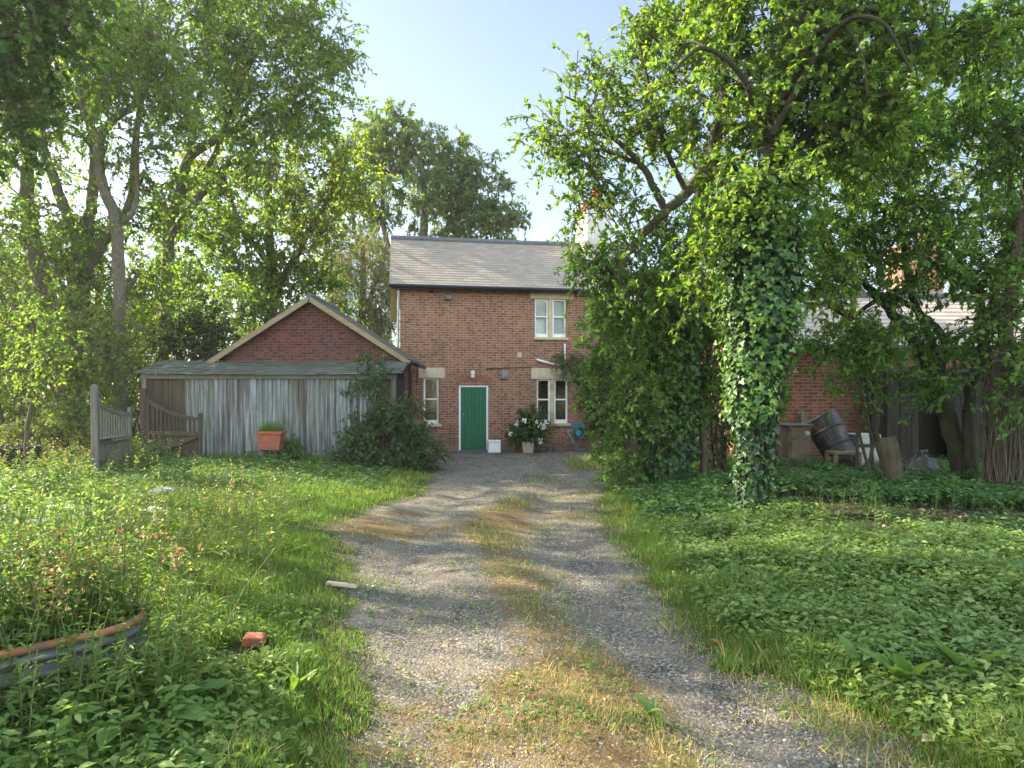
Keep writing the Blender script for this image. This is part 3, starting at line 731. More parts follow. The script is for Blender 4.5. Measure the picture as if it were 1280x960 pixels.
for i in range(15):
    t = -1 + 2 * (i + .5) / 15; ang = math.asin(t * half / rr_)
    cz = d + .015 + rr_ * math.cos(ang) - rr_ * math.cos(math.asin(half / rr_)) + .02
    mb.box((m_ + t * half, -.002, cz + .10), (.062, .02, .215), M3=[[math.cos(ang), 0, math.sin(ang)], [0, 1, 0], [-math.sin(ang), 0, math.cos(ang)]])
mb.build('door_arch', simple('arch_brick', (.27, .10, .065), .9, .3, 9), house, bevel=.003)
# lamp and boxes on the front
u, z = HP(590.5, 468); mb = MB(); mb.lathe([(.03, -.12), (.062, -.10), (.072, .05), (.05, .10), (.015, .12)], (u, -.10, z), 14).b2(u - .03, u + .03, -.06, 0, z - .02, z + .06)
mb.build('wall_lamp', simple('cream_lamp_glass', (.62, .60, .52), .3, .05), house, smooth=False)
u, z = HP(649, 443.5); MB().b2(u - .07, u + .07, -.05, 0, z - .09, z + .07).b2(u - .045, u + .045, -.06, -.05, z - .04, z + .03).build('vent', MT['stone'], house, bevel=.006)
u, z = HP(631, 469); mb = MB(); mb.b2(u - .11, u + .11, -.07, 0, z - .11, z + .11); mb.lathe([(.07, 0), (.07, .02), (.03, .022)], (u, -.07, z), 14, M3=[[1, 0, 0], [0, 0, -1], [0, 1, 0]]); mb.build('meter_box', MT['greybox'], house, bevel=.01)
for px, py, s in ((560, 372, 1), (539.5, 364, .7)):
    u, z = HP(px, py); MB().b2(u - .10 * s, u + .10 * s, -.16 * s, -.02, z - .07 * s, z + .05 * s).b2(u - .03, u + .03, -.03, 0, z - .02, z + .1 * s).build('security_light', MT['black'] if s < 1 else simple('grey_housing', (.13, .15, .16), .5), house, bevel=.008)
mb = MB()
ua, za = HP(608, 461); ub, zb = HP(664, 459); mb.tube([[ua, -.012, za], [(ua + ub) / 2, -.014, za + .03], [ub, -.012, zb]], .012, 5)
mb.build('cable', MT['black'], house, smooth=True); mb = MB(); ua, za = HP(521.5, 457); ub, zb = HP(521.5, 478); mb.tube([[ua, -.012, za], [ub, -.012, zb]], .010, 5)
mb.build('cable', MT['black'], house, smooth=True)
# painted chimney stack on the right end of the ridge
mb = MB(); cz0, cz1 = EZ + .9, 8.15
mb.b2(6.28, 7.12, 1.45, 3.1, cz0, cz1)
ch = mb.build('chimney', MT['render'], roof, bevel=.01)
ch.parent = house
MB().b2(6.23, 7.17, 1.40, 3.15, cz1, cz1 + .09).b2(6.19, 7.21, 1.36, 3.19, cz1 + .09, cz1 + .18).b2(6.25, 7.15, 1.42, 3.13, cz1 + .18, cz1 + .26).build('chimney_cap', MT['brick_chim'], ch)
MB().lathe([(.15, 0), (.13, .35), (.16, .37), (.16, .43), (.11, .44)], (6.7, 1.85, cz1 + .26), 14).build('chimney_pot', MT['terracotta'], ch); MB().lathe([(.15, 0), (.13, .30), (.16, .32), (.16, .38), (.11, .39)], (6.7, 2.7, cz1 + .26), 14).build('chimney_pot', MT['terracotta'], ch, smooth=False)

# ------------------------------------------------------------------ gabled brick garage behind the shed
GXa, GY0 = -5.26, 17.92
gar = empty('brick_garage', (GXa, GY0, 0), 0, 'low dark red brick outbuilding with a pale boarded gable rising behind the corrugated shed', 'outbuilding')
hw, ez, az, gd = 2.25, 2.78, 4.20, 2.62
gs = (az - ez) / hw
MB().add([[-hw, 0, -.2], [hw, 0, -.2], [hw, 0, ez], [0, 0, az], [-hw, 0, ez]], [[0, 1, 2, 3, 4]]).add([[-hw, 0, -.2], [-hw, gd, -.2], [-hw, gd, ez], [-hw, 0, ez]], [[3, 2, 1, 0]]).add(
    [[hw, 0, -.2], [hw, gd, -.2], [hw, gd, ez], [hw, 0, ez]], [[0, 1, 2, 3]]).add([[-hw, gd, -.2], [hw, gd, -.2], [hw, gd, ez], [0, gd, az], [-hw, gd, ez]], [[4, 3, 2, 1, 0]]).build('wall', MT['brick_red'], gar)
mb = MB(); ov = .32; fo = -.22
for s in (1, -1):
    x0, z0 = s * (hw + ov), ez - gs * ov + .03; n = 12
    for i in range(n):
        t0, t1 = i / n, min(1, (i + 1.2) / n)
        xa, xb = x0 * (1 - t0), x0 * (1 - t1); zA, zB = z0 + (az + .05 - z0) * t0, z0 + (az + .05 - z0) * t1
        V = [[xa, fo, zA + .03], [xa, gd + .1, zA + .03], [xb, gd + .1, zB + .004], [xb, fo, zB + .004], [xa, fo, zA + .004], [xa, gd + .1, zA + .004], [xb, gd + .1, zB - .02], [xb, fo, zB - .02]]
        F = [[0, 1, 2, 3], [7, 6, 5, 4], [4, 5, 1, 0], [3, 7, 4, 0], [2, 1, 5, 6], [3, 2, 6, 7]]
        mb.add(V, F if s > 0 else [f[::-1] for f in F])
groof = mb.build('roof', MT['slate_m'], gar)
MB().tube([[0, fo - .01, az + .07], [0, gd + .1, az + .07]], .07, 8).build('ridge_tiles', MT['lead'], groof)
for s in (1, -1):
    MB().beam((s * (hw + ov + .04), fo - .03, ez - gs * (ov + .04) - .06), (0, fo - .03, az - .03), .03, .125).build('bargeboard', MT['barge'], gar, bevel=.004)
    MB().beam((s * (hw + ov), -.12, ez - gs * ov - .045), (0, -.12, az - .03), .17, .02).build('soffit', MT['barge'], gar)
MB().tube([[hw + ov + .06, fo, ez - gs * ov - .05], [hw + ov + .06, gd, ez - gs * ov - .07]], .06, 8).tube([[hw + ov + .04, fo + .06, ez - .28], [hw + .35, fo + .2, ez - .6], [hw + .30, .05, 1.2], [hw + .30, .05, .1]], .04, 8).build('gutter', MT['black'], gar, smooth=True)

# ------------------------------------------------------------------ corrugated lean-to shed
SX0, SX1, SY = -8.98, -2.82, 16.6
shed = empty('corrugated_shed', ((SX0 + SX1) / 2, SY, 0), 0, 'long low shed of streaked rusting corrugated iron under a mossy slate lean-to roof', 'shed')
sx = lambda px: (px - 640) / FPX * SY - (SX0 + SX1) / 2
L0, L1 = SX0 - (SX0 + SX1) / 2, SX1 - (SX0 + SX1) / 2
rg = np.random.default_rng(7)
edges = [231, 262, 317, 368, 409, 442, 470]
for k in range(len(edges) - 1):
    a, b = sx(edges[k]) - .03, sx(edges[k + 1]) + .03
    xs = np.arange(a, b, .0145); ph = rg.uniform(0, 6)
    prof = .03 * np.sin(xs * 2 * np.pi / .127 + ph) - .01 * (k % 2) + rg.normal() * .006
    top, bot = 2.06 + rg.normal() * .012, .07 + rg.normal() * .035
    zs = np.linspace(bot, top, 7); tilt = rg.normal() * .008
    V = np.stack([np.tile(xs, 7) + np.repeat(zs, len(xs)) * tilt, np.tile(prof, 7) + np.repeat(np.sin(zs * 1.7 + k) * .012, len(xs)), np.repeat(zs, len(xs))], 1)
    V[:len(xs), 2] += rg.normal(size=len(xs)) * .008
    nxx = len(xs); F = [[r * nxx + i, r * nxx + i + 1, (r + 1) * nxx + i + 1, (r + 1) * nxx + i] for r in range(6) for i in range(nxx - 1)]
    MB().add(V, F).build('corrugated_sheet', MT['corr'], shed, smooth=True)
mb = MB()
x = L0 + .12
while x < sx(231):
    w_ = rg.uniform(.10, .14); mb.b2(x, min(x + w_ - .006, sx(232)), .0 + rg.uniform(0, .012), .03, .04 + rg.uniform(0, .08), 2.05); x += w_
mb.build('board_cladding', MT['brownwood'], shed, bevel=.003); mb = MB(); x = sx(470)
while x < sx(487):
    w_ = rg.uniform(.10, .13); mb.b2(x, x + w_ - .006, rg.uniform(0, .012), .03, .05, 2.05); x += w_
mb.build('board_cladding', MT['brownwood'], shed, bevel=.003)
for x in (L0 + .05, L1 - .06): MB().b2(x - .06, x + .06, -.05, .08, -.1, 2.06).build('post', MT['greywood'], shed, bevel=.006)
MB().b2(L0 - .02, L1 + .02, -.07, -.02, 2.06, 2.17).build('fascia', MT['greywood'], shed, bevel=.006)
mb = MB(); mb.b2(L0, L0 + .04, .05, 1.25, -.1, 2.1).b2(L1 - .04, L1, .05, 1.25, -.1, 2.1).b2(L0, L1, 1.2, 1.24, -.1, 2.4); mb.build('side_cladding', MT['darkplank'], shed)
mb = MB(); rg = np.random.default_rng(8)
n = 9; ya, za, yb, zb = -.16, 2.185, 1.29, 2.585
for i in range(n):
    t0, t1 = i / n, min(1, (i + 1.25) / n); x = L0 - .16
    while x < L1 + .14:
        w_ = rg.uniform(.22, .32); x2 = min(x + w_, L1 + .16); lift = .016 + rg.uniform(0, .014); dy = rg.normal() * .014
        y0_, z0_ = ya + (yb - ya) * t0 + dy, za + (zb - za) * t0; y1_, z1_ = ya + (yb - ya) * t1, za + (zb - za) * t1
        sag = -.03 * math.sin(3.14 * (x - L0) / (L1 - L0))
        V = [[x, y0_, z0_ + lift + sag], [x2 - .005, y0_ + rg.normal() * .006, z0_ + lift + sag], [x2 - .005, y1_, z1_ + sag], [x, y1_, z1_ + sag], [x, y0_, z0_ + lift - .014 + sag], [x2 - .005, y0_, z0_ + lift - .014 + sag], [x2 - .005, y1_, z1_ - .015 + sag], [x, y1_, z1_ - .015 + sag]]
        mb.add(V, [[0, 1, 2, 3], [4, 5, 1, 0], [5, 6, 2, 1], [7, 4, 0, 3], [7, 6, 5, 4]]); x = x2
mb.build('roof', MT['slate_m'], shed)

# ------------------------------------------------------------------ garden gates
def gate(name, label, a, b, zb, mat, h0=1.42, h1=1.02, brace=True, pitch=.12):
    """swept-top gate hung at a, its free end at b"""
    a = np.array(a); b = np.array(b); L = np.linalg.norm(b - a); rz = math.atan2(b[1] - a[1], b[0] - a[0])
    g = empty(name, (a[0], a[1], zb), rz, label, 'gate', 'swept-top garden gates')
    sag = lambda t: h1 + (h0 - h1) * (1 - t) ** 1.8
    MB().b2(0, .085, -.03, .03, .0, h0 + .12).build('hanging_stile', mat, g, bevel=.006)
    MB().b2(L - .08, L, -.03, .03, .0, h1 + .14).build('closing_stile', mat, g, bevel=.006)
    pts = [(.085 + (L - .165) * t, 0, sag(t)) for t in np.linspace(0, 1, 9)]
    mb = MB()
    for p, q_ in zip(pts[:-1], pts[1:]): mb.beam(p, q_, .055, .075)
    mb.build('top_rail', mat, g)
    MB().b2(.086, L - .081, -.026, .026, .60, .70).build('middle_rail', mat, g, bevel=.005)
    MB().b2(.086, L - .081, -.026, .026, .06, .17).build('bottom_rail', mat, g, bevel=.005)
    rg = np.random.default_rng(4)
    x = .085 + pitch
    while x < L - .1:
        MB().b2(x - .02, x + .02, -.012, .012, .701, sag((x - .085) / (L - .165)) - .02).build('baluster', mat, g); x += pitch
    mb = MB(); x = .087
    while x < L - .085:
        w_ = min(.115, L - .081 - x); mb.b2(x, x + w_ - .007, .028 + rg.uniform(0, .006), .046, .02 + rg.uniform(0, .03), .66); x += .115
    mb.build('board_panel', mat, g)
    if brace: MB().beam((.09, -.04, .14), (L - .09, -.04, .60), .022, .085).build('brace', mat, g, bevel=.004)
    else: [MB().b2(.02, .55, -.046, -.031, z, z + .045).build('hinge_strap', MT['black'], g) for z in (.09, .63)]
    return g
def post(name, label, x, y, h, s, mat):
    z = h1(x, y); o = MB().b2(-s / 2, s / 2, -s / 2, s / 2, -.2, h - .03).add([[-s / 2, -s / 2, h - .029], [s / 2, -s / 2, h - .029], [s / 2, s / 2, h - .029], [-s / 2, s / 2, h - .029], [0, 0, h]], [[0, 1, 4], [1, 2, 4], [2, 3, 4], [3, 0, 4]]).build(name, mat, bevel=.006)
    o.location = (x, y, z); o.rotation_euler = (.01, -.012, .2); tag(o, label, 'post', 'gate posts'); return o
post('gate_post', 'tall weathered gate post standing alone among weeds at the left end of the gateway', -7.80, 12.8, 1.70, .115, MT['greywood'])
post('gate_post', 'brown gate post against the left corner of the corrugated shed', -8.79, 16.32, 1.66, .13, MT['brownwood'])
gate('garden_gate', 'silvered swept-top gate seen nearly end on, with a boarded lower half, beside the lone post', (-7.85, 12.9), (-8.10, 14.5), .14, MT['greywood'], 1.36, 1.13, brace=False)
gate('garden_gate', 'dark brown swept-top gate with a diagonal brace standing open against the corrugated shed', (-8.70, 16.26), (-7.16, 15.75), .12, MT['brownwood'], 1.40, 1.0)

# ------------------------------------------------------------------ right outbuilding
OX, OY, OA = 5.55, 15.1, math.radians(3)
outb = empty('brick_outbuilding', (OX, OY, 0), OA, 'orange brick outbuilding with a sunlit pinkish slate roof behind the trees at the right', 'outbuilding')
OL, OD = 9.5, 4.2; oe = 2.83; osl = .60
mb = MB(); wall_grid(mb, 0, OL, -.2, oe, [(4.2, 5.1, .9, 2.0)])
mb.add([[0, 0, -.2], [0, OD, -.2], [0, OD, oe], [0, OD / 2, oe + osl * OD / 2], [0, 0, oe]], [[4, 3, 2, 1, 0]]); mb.add([[OL, 0, -.2], [OL, OD, -.2], [OL, OD, oe], [OL, OD / 2, oe + osl * OD / 2], [OL, 0, oe]], [[0, 1, 2, 3, 4]])
mb.add([[0, OD, -.2], [OL, OD, -.2], [OL, OD, oe], [0, OD, oe]], [[3, 2, 1, 0]]); mb.build('wall', MT['brick_orange'], outb)
MB().b2(-.05, OL + .05, -.05, .02, oe - .24, oe - .12).b2(-.08, OL + .08, -.085, .02, oe - .12, oe).build('eaves_corbel', MT['brick_orange'], outb, bevel=.004)
rg = np.random.default_rng(5); mb = MB()
slate_sheet(mb, -.25, OL + .25, -.28, oe - osl * .28 + .10, OD / 2, oe + osl * OD / 2 + .10, 12, step=.013, sag=.02)
slate_courses(mb, rg, -.25, OL + .25, OD + .28, oe - osl * .28 + .10, OD / 2, oe + osl * OD / 2 + .10, 8)
mb.add([[-.24, -.26, oe - osl * .28 + .085], [OL + .24, -.26, oe - osl * .28 + .085], [OL + .24, OD / 2, oe + osl * OD / 2 + .085], [-.24, OD / 2, oe + osl * OD / 2 + .085]], [[0, 1, 2, 3]])
oroof = mb.build('roof', MT['slate_r'], outb)
MB().tube([[-.25, OD / 2, oe + osl * OD / 2 + .12], [OL + .25, OD / 2, oe + osl * OD / 2 + .12]], .09, 8).build('ridge_tiles', MT['lead'], oroof)
MB().tube([[-.25, -.36, oe - osl * .28 + .06], [OL + .25, -.36, oe - osl * .28 + .04]], .05, 8).build('gutter', MT['black'], oroof)
# taller range behind it with a blue slate roof and a chimney
rb = empty('rear_range', (8.0, 21.2, 0), OA, 'taller range with blue slate roof and orange chimney showing above the outbuilding', 'outbuilding')
MB().b2(0, 10, 0, .3, -.2, 3.6).b2(0, .3, .3, 5, -.2, 3.6).b2(9.7, 10, .3, 5, -.2, 3.6).add([[.0, .15, 3.6], [0, 4.9, 3.6], [0, 2.5, 5.0]], [[2, 1, 0]]).build('wall', MT['brick_orange'], rb)
mb = MB(); slate_courses(mb, rg, -.2, 10.2, -.3, 3.45, 2.5, 5.15, 14, thick=.02); slate_courses(mb, rg, -.2, 10.2, 5.3, 3.45, 2.5, 5.15, 8); mb.build('roof', MT['slate_b'], rb)
cx = P(1160, 300, 22.3)[0] - 8.0
rc_ = MB().b2(cx - .72, cx + .72, 1.0, 1.9, 4.0, 6.35).build('chimney', MT['brick_chim'], rb, bevel=.01)
MB().b2(cx - .79, cx + .79, .93, 1.97, 6.35, 6.5).b2(cx - .84, cx + .84, .88, 2.02, 6.5, 6.62).build('chimney_cap', MT['brick_chim'], rc_)
MB().lathe([(.15, 0), (.13, .4), (.16, .42), (.16, .48)], (cx - .35, 1.45, 6.62), 12).build('chimney_pot', MT['terracotta'], rc_); MB().lathe([(.15, 0), (.13, .4), (.16, .42), (.16, .48)], (cx + .35, 1.45, 6.62), 12).build('chimney_pot', MT['terracotta'], rc_)

# tarred plank lean-to with a dark opening
PXa, PY = 7.92, 14.5
lean = empty('plank_store', (PXa, PY, 0), math.radians(3), 'dark tarred plank store with a black open doorway in front of the orange brick wall', 'shed')
rg = np.random.default_rng(9); mb = MB(); x = 0
while x < 4.6:
    w_ = rg.uniform(.13, .18); op = .62 < x < 1.35
    z0 = -.1 if not op else 1.72 + .18 * math.sin((x - .62) / .73 * 3.14)
    mb.b2(x, x + w_ - .008, rg.uniform(-.012, .012), .035, z0 + rg.uniform(0, .05), 2.12 + rg.uniform(-.03, .03)); x += w_
mb.build('plank_front', MT['darkplank'], lean, bevel=.003)
for x in (0, 4.6): MB().b2(x, x + .04, .04, .6, -.1, 2.1).build('side_planks', MT['darkplank'], lean)
MB().add([[-.1, -.12, 2.15], [4.75, -.12, 2.15], [4.75, .58, 2.24], [-.1, .58, 2.24], [-.1, -.12, 2.19], [4.75, -.12, 2.19], [4.75, .58, 2.28], [-.1, .58, 2.28]], [[3, 2, 1, 0], [4, 5, 6, 7], [0, 1, 5, 4], [1, 2, 6, 5], [2, 3, 7, 6], [3, 0, 4, 7]]).build('roof', MT['darkplank'], lean)
MB().b2(.02, .14, -.05, .0, -.1, 2.1).build('post', MT['darkplank'], lean, bevel=.006)
MB().b2(.041, 4.59, .50, .53, -.1, 2.12).build('doorway_shade_panel', MT['darkplank'], lean)  # dark panel added to stand in for the shade inside the doorway
# ------------------------------------------------------------------ trees
def PL(Y, *pts):
    """limb from (px, py, radius in metres[, Y]) points"""
    return ([P(p[0], p[1], p[3] if len(p) > 3 else Y) for p in pts], [p[2] for p in pts])
def B(px, py, Y, rx, ry, n, mat=0, dz=None):
    return (P(px, py, Y), (rx * Y / FPX, dz if dz else .5 * (rx + ry) * Y / FPX, ry * Y / FPX), n, mat)
def gbase(px, Y):
    x = (px - 640) / FPX * Y; return (x, Y, h1(x, Y))

# left: trees between the sun and the drive
tree('broadleaf_tree', 'large tree with two thick leaning trunks far left behind the lone gate post', 'tree', gbase(85, 20),
     [PL(20, (85, 575, 0.400), (88, 500, 0.352), (94, 430, 0.320), (99, 365, 0.280), (102, 300, 0.240)),
      PL(20.3, (88, 480, 0.320), (72, 430, 0.272), (60, 375, 0.248), (42, 300, 0.216), (33, 242, 0.192), (40, 180, 0.152), (58, 95, 0.096), (60, 20, 0.048)),
      PL(20, (101, 310, 0.208), (87, 278, 0.160), (68, 225, 0.136), (52, 175, 0.112), (42, 95, 0.064), (35, 20, 0.040)),
      PL(20, (102, 315, 0.208), (113, 262, 0.160), (118, 190, 0.120), (108, 110, 0.072), (105, 20, 0.040)),
      PL(19.6, (99, 350, 0.192), (128, 305, 0.152), (163, 252, 0.120), (168, 185, 0.096), (176, 120, 0.064), (180, 40, 0.032)),
      PL(19.5, (96, 400, 0.176), (125, 420, 0.136), (150, 375, 0.096), (175, 340, 0.048))],
     [B(50, 20, 20, 120, 90, 40), B(130, 20, 19.5, 90, 80, 34), B(-30, 130, 19, 110, 120, 44), B(60, 150, 20, 80, 70, 22), B(160, 120, 20, 70, 70, 24),
      B(20, 330, 19, 60, 80, 16), B(110, 400, 18.5, 70, 50, 18), B(-70, 330, 19, 80, 120, 26), B(150, 250, 19.5, 50, 60, 12), B(60, 300, 20, 70, 60, 14), B(150, 340, 20, 60, 50, 12)],
     MT['lf_left'], MT['bark_grey'], lsize=0.140, twigs=9, tlen=1.0, per=18, seed=21, group='trees along the left side')
tree('broadleaf_tree', 'slender grey tree with a kinked trunk rising between the two garden gates', 'tree', gbase(153, 18.3),
     [PL(18.3, (154, 580, .18), (151, 500, .165), (149, 400, .155), (146, 283, .15), (129, 233, .135), (124, 180, .12), (142, 150, .10), (175, 124, .09), (196, 62, .07), (205, -30, .04)),
      PL(18.3, (125, 185, .09), (108, 150, .07), (96, 95, .05), (90, 20, .03)), PL(18.3, (146, 285, .08), (170, 255, .065), (172, 170, .05), (185, 90, .03))],
     [B(190, 30, 18.3, 90, 90, 30), B(120, 70, 17.6, 80, 70, 20), B(230, 100, 18, 70, 60, 18), B(160, 200, 17.8, 60, 50, 7), B(110, 440, 17.2, 60, 45, 10)],
     MT['lf_left'], MT['bark_grey'], lsize=0.129, twigs=9, tlen=.9, per=18, seed=22, group='trees along the left side')
tree('broadleaf_tree', 'forked tree with wide arching boughs standing behind the left end of the corrugated shed', 'tree', gbase(202, 22),
     [PL(22, (201, 565, .24), (204, 455, .21), (208, 396, .20), (212, 292, .185), (224, 242, .17), (237, 196, .15), (266, 177, .13), (300, 158, .11), (340, 138, .08), (385, 112, .05)),
      PL(22, (236, 200, .12), (248, 130, .10), (262, 75, .07), (270, 0, .04)), PL(21.6, (213, 295, .12), (252, 243, .10), (290, 203, .08), (345, 205, .04)),
      PL(22.3, (224, 245, .11), (262, 205, .09), (300, 110, .06), (330, 50, .04))],
     [B(335, 105, 22, 95, 65, 44), B(300, 30, 22, 90, 60, 34), B(250, 90, 21.5, 70, 70, 24), B(388, 120, 22, 42, 75, 22), B(385, 35, 22, 42, 35, 14), B(230, 0, 21, 80, 60, 24),
      B(350, 200, 21.5, 75, 55, 22), B(280, 270, 21.5, 80, 60, 15), B(240, 370, 21.2, 60, 50, 12), B(425, 60, 22, 14, 20, 4), B(330, -60, 22, 110, 60, 26)],
     MT['lf_left'], MT['bark_grey'], lsize=0.140, twigs=9, tlen=1.0, per=18, seed=23, group='trees along the left side')
tree('broadleaf_tree', 'yellowing backlit tree filling the gap above the garage gable', 'tree', gbase(330, 27),
     [PL(27, (330, 560, .28), (335, 440, .24), (340, 350, .20), (335, 260, .14), (345, 170, .08)), PL(27, (338, 380, .16), (375, 310, .12), (410, 250, .08), (440, 190, .04)), PL(27, (336, 330, .14), (300, 280, .10), (280, 220, .06))],
     [B(410, 230, 27, 50, 60, 24, 1), B(350, 290, 27, 75, 70, 34, 1), B(300, 220, 27, 60, 60, 20, 1), B(290, 360, 26.5, 70, 55, 28), B(370, 370, 26.5, 60, 50, 24), B(440, 215, 27, 26, 45, 9, 1), B(240, 300, 27, 50, 80, 20)],
     [MT['lf_left'], MT['lf_warm']], MT['bark_brown'], lsize=0.168, twigs=9, tlen=1.15, per=23, seed=24, group='trees along the left side')
tree('broadleaf_tree', 'pale airy tree filling the gaps between the far left trunks', 'tree', gbase(120, 31),
     [PL(31, (120, 555, .25), (122, 450, .2), (125, 360, .15), (128, 280, .07)), PL(31, (122, 430, .14), (70, 360, .1), (40, 310, .05)), PL(31, (122, 420, .12), (170, 360, .09), (200, 320, .05))],
     [B(60, 340, 31, 70, 60, 30), B(150, 330, 31, 70, 55, 30), B(220, 380, 31, 50, 50, 22), B(0, 380, 31, 60, 60, 24), B(110, 410, 31, 80, 40, 24)], MT['lf_ash'], MT['bark_grey'], lsize=.18, twigs=7, tlen=1.1, per=18, seed=124, group='trees along the left side')
# ash, willow and others further back
tree('ash_tree', 'tall airy ash tree with open sky between branches behind the house roof', 'tree', gbase(520, 38),
     [PL(38, (522, 545, .40), (524, 430, .34), (528, 330, .28), (530, 270, .22), (528, 215, .13), (500, 150, .05)), PL(38, (526, 360, .22), (552, 300, .17), (575, 245, .11), (585, 195, .05)),
      PL(38, (528, 330, .18), (590, 280, .12), (625, 262, .06)), PL(38, (524, 380, .22), (485, 310, .17), (478, 240, .12), (482, 165, .05)), PL(38, (524, 400, .2), (450, 310, .14), (440, 230, .06))],
     [B(490, 178, 38, 38, 40, 26), B(540, 215, 38, 48, 48, 30), B(580, 205, 38, 30, 34, 14), B(600, 245, 38, 38, 34, 18), B(630, 280, 38, 24, 22, 10), B(455, 215, 38, 40, 60, 26), B(520, 270, 38, 60, 34, 16), B(440, 280, 38, 50, 50, 22), B(575, 280, 38, 45, 22, 10),
      B(642, 266, 38, 8, 10, 2)],
     MT['lf_ash'], MT['bark_grey'], lsize=0.269, twigs=9, tlen=1.1, per=20, seed=25, ratio=.42)
tree('willow_tree', 'pale feathery willow hanging between the garage gable and the house', 'tree', gbase(452, 31),
     [PL(31, (452, 555, .26), (452, 430, .2), (454, 340, .14), (450, 280, .07)), PL(31, (452, 400, .12), (478, 330, .08), (485, 290, .04))],
     [B(450, 350, 31, 44, 70, 60), B(480, 370, 31, 18, 60, 30), B(410, 350, 31, 34, 60, 30)],
     MT['lf_willow'], MT['bark_grey'], lsize=.17, ratio=.18, twigs=7, tlen=1.0, per=26, droop=1.0, seed=26, up=-.3)
tree('distant_tree', 'small treetop just showing above the house ridge beside the white chimney', 'tree', gbase(695, 44),
     [PL(44, (695, 540, .3), (695, 400, .25), (696, 330, .12), (697, 300, .05))], [B(695, 325, 44, 30, 28, 30)], MT['lf_dark'], MT['bark_brown'], lsize=.22, twigs=6, tlen=.9, per=14, seed=27)
tree('broadleaf_tree', 'sunlit tree behind the rear range at the right, mostly hidden by nearer leaves', 'tree', gbase(1120, 33),
     [PL(33, (1120, 555, .4), (1125, 430, .3), (1128, 330, .2), (1120, 220, .1)), PL(33, (1124, 420, .2), (1200, 320, .15), (1240, 230, .06)), PL(33, (1124, 420, .2), (1050, 330, .14), (1020, 260, .06))],
     [B(1030, 260, 33, 60, 70, 20), B(1120, 190, 33, 80, 60, 30), B(1230, 220, 33, 80, 90, 36), B(1300, 300, 33, 60, 90, 26)], MT['lf_ash'], MT['bark_brown'], lsize=.2, twigs=6, tlen=1.2, per=16, seed=28)

tree('broadleaf_tree', 'tall tree at the left edge of the view whose crown shades the lawn and drive', 'tree', (-13.6, 13.0, h1(-13.6, 13)),
     [([(-13.6, 13, 0), (-13.5, 13, 3), (-13.2, 13, 6), (-13, 12.8, 9), (-12.8, 12.6, 12)], [.28, .24, .2, .14, .06]), ([(-13.4, 13, 4), (-12, 12.6, 6.4), (-11, 12.2, 8.4)], [.13, .09, .04]), ([(-13.4, 13, 4.6), (-14.8, 11.6, 7), (-15.4, 10.6, 9)], [.13, .09, .04])],
     [((-12.4, 12.6, 10.2), (2.5, 3.2, 3.0), 52), ((-15.2, 14.4, 9.6), (2.6, 2.6, 2.8), 36), ((-11.2, 13.6, 7.4), (1.4, 2.0, 1.3), 20)],
     MT['lf_left'], MT['bark_grey'], lsize=.12, twigs=7, tlen=.95, per=17, seed=130, group='trees along the left side')
# trees down the lane that the window panes mirror
for k, (tx_, ty_, lab) in enumerate([(4.1, -14.5, 'tree down the lane mirrored in the single ground floor window'), (12.6, -14.5, 'tree down the lane mirrored in the left pane of the ground floor double window'), (18.6, -17.5, 'tree down the lane mirrored in the right pane of the ground floor double window')]):
    g_ = h1(tx_, ty_)
    tree('broadleaf_tree', lab, 'tree', (tx_, ty_, g_), [([(tx_, ty_, g_ - .1), (tx_ + .1, ty_, 2.5), (tx_ - .1, ty_, 5), (tx_, ty_, 8)], [.28, .24, .18, .06])],
         [((tx_, ty_, 6.0), (3.4, 2.6, 3.4), 70), ((tx_ + .6, ty_ + .5, 2.4), (3.6, 1.6, 1.9), 40)], MT['lf_left'], MT['bark_brown'], lsize=.20, twigs=6, tlen=1.1, per=12, seed=140 + k, group='trees down the lane behind the viewpoint')
# near tree on the left whose boughs reach into the picture
tree('overhanging_tree', 'dark green near boughs hanging into the top left corner', 'tree', (-8.6, 9.2, h1(-8.6, 9.2)),
     [([(-8.6, 9.2, 0), (-8.5, 9.1, 2), (-8.3, 9.0, 4), (-8.0, 8.8, 6), (-7.6, 8.6, 8)], [.22, .19, .16, .12, .07]), ([(-8.4, 9.0, 3.6), (-7.6, 8.8, 5.2), (-6.8, 8.5, 6.0), (-6.0, 8.4, 6.1)], [.1, .08, .05, .025])],
     [B(10, 40, 8.6, 70, 60, 26), B(90, 20, 8.8, 50, 40, 12), B(20, 140, 8.8, 40, 45, 12), B(-60, 90, 8.6, 80, 90, 26), B(-10, -60, 8.6, 90, 50, 18),
      ((-8.6, 8.6, 7.2), (2.2, 2.0, 1.7), 50), ((-10.5, 9.8, 8.6), (2.0, 2.0, 1.8), 34), ((-8.2, 10.6, 8.8), (2.0, 1.8, 1.6), 34)],
     MT['lf_near'], MT['bark_brown'], lsize=.085, twigs=6, tlen=.55, per=13, ratio=.75, seed=29, tmpl=T_OVAL)

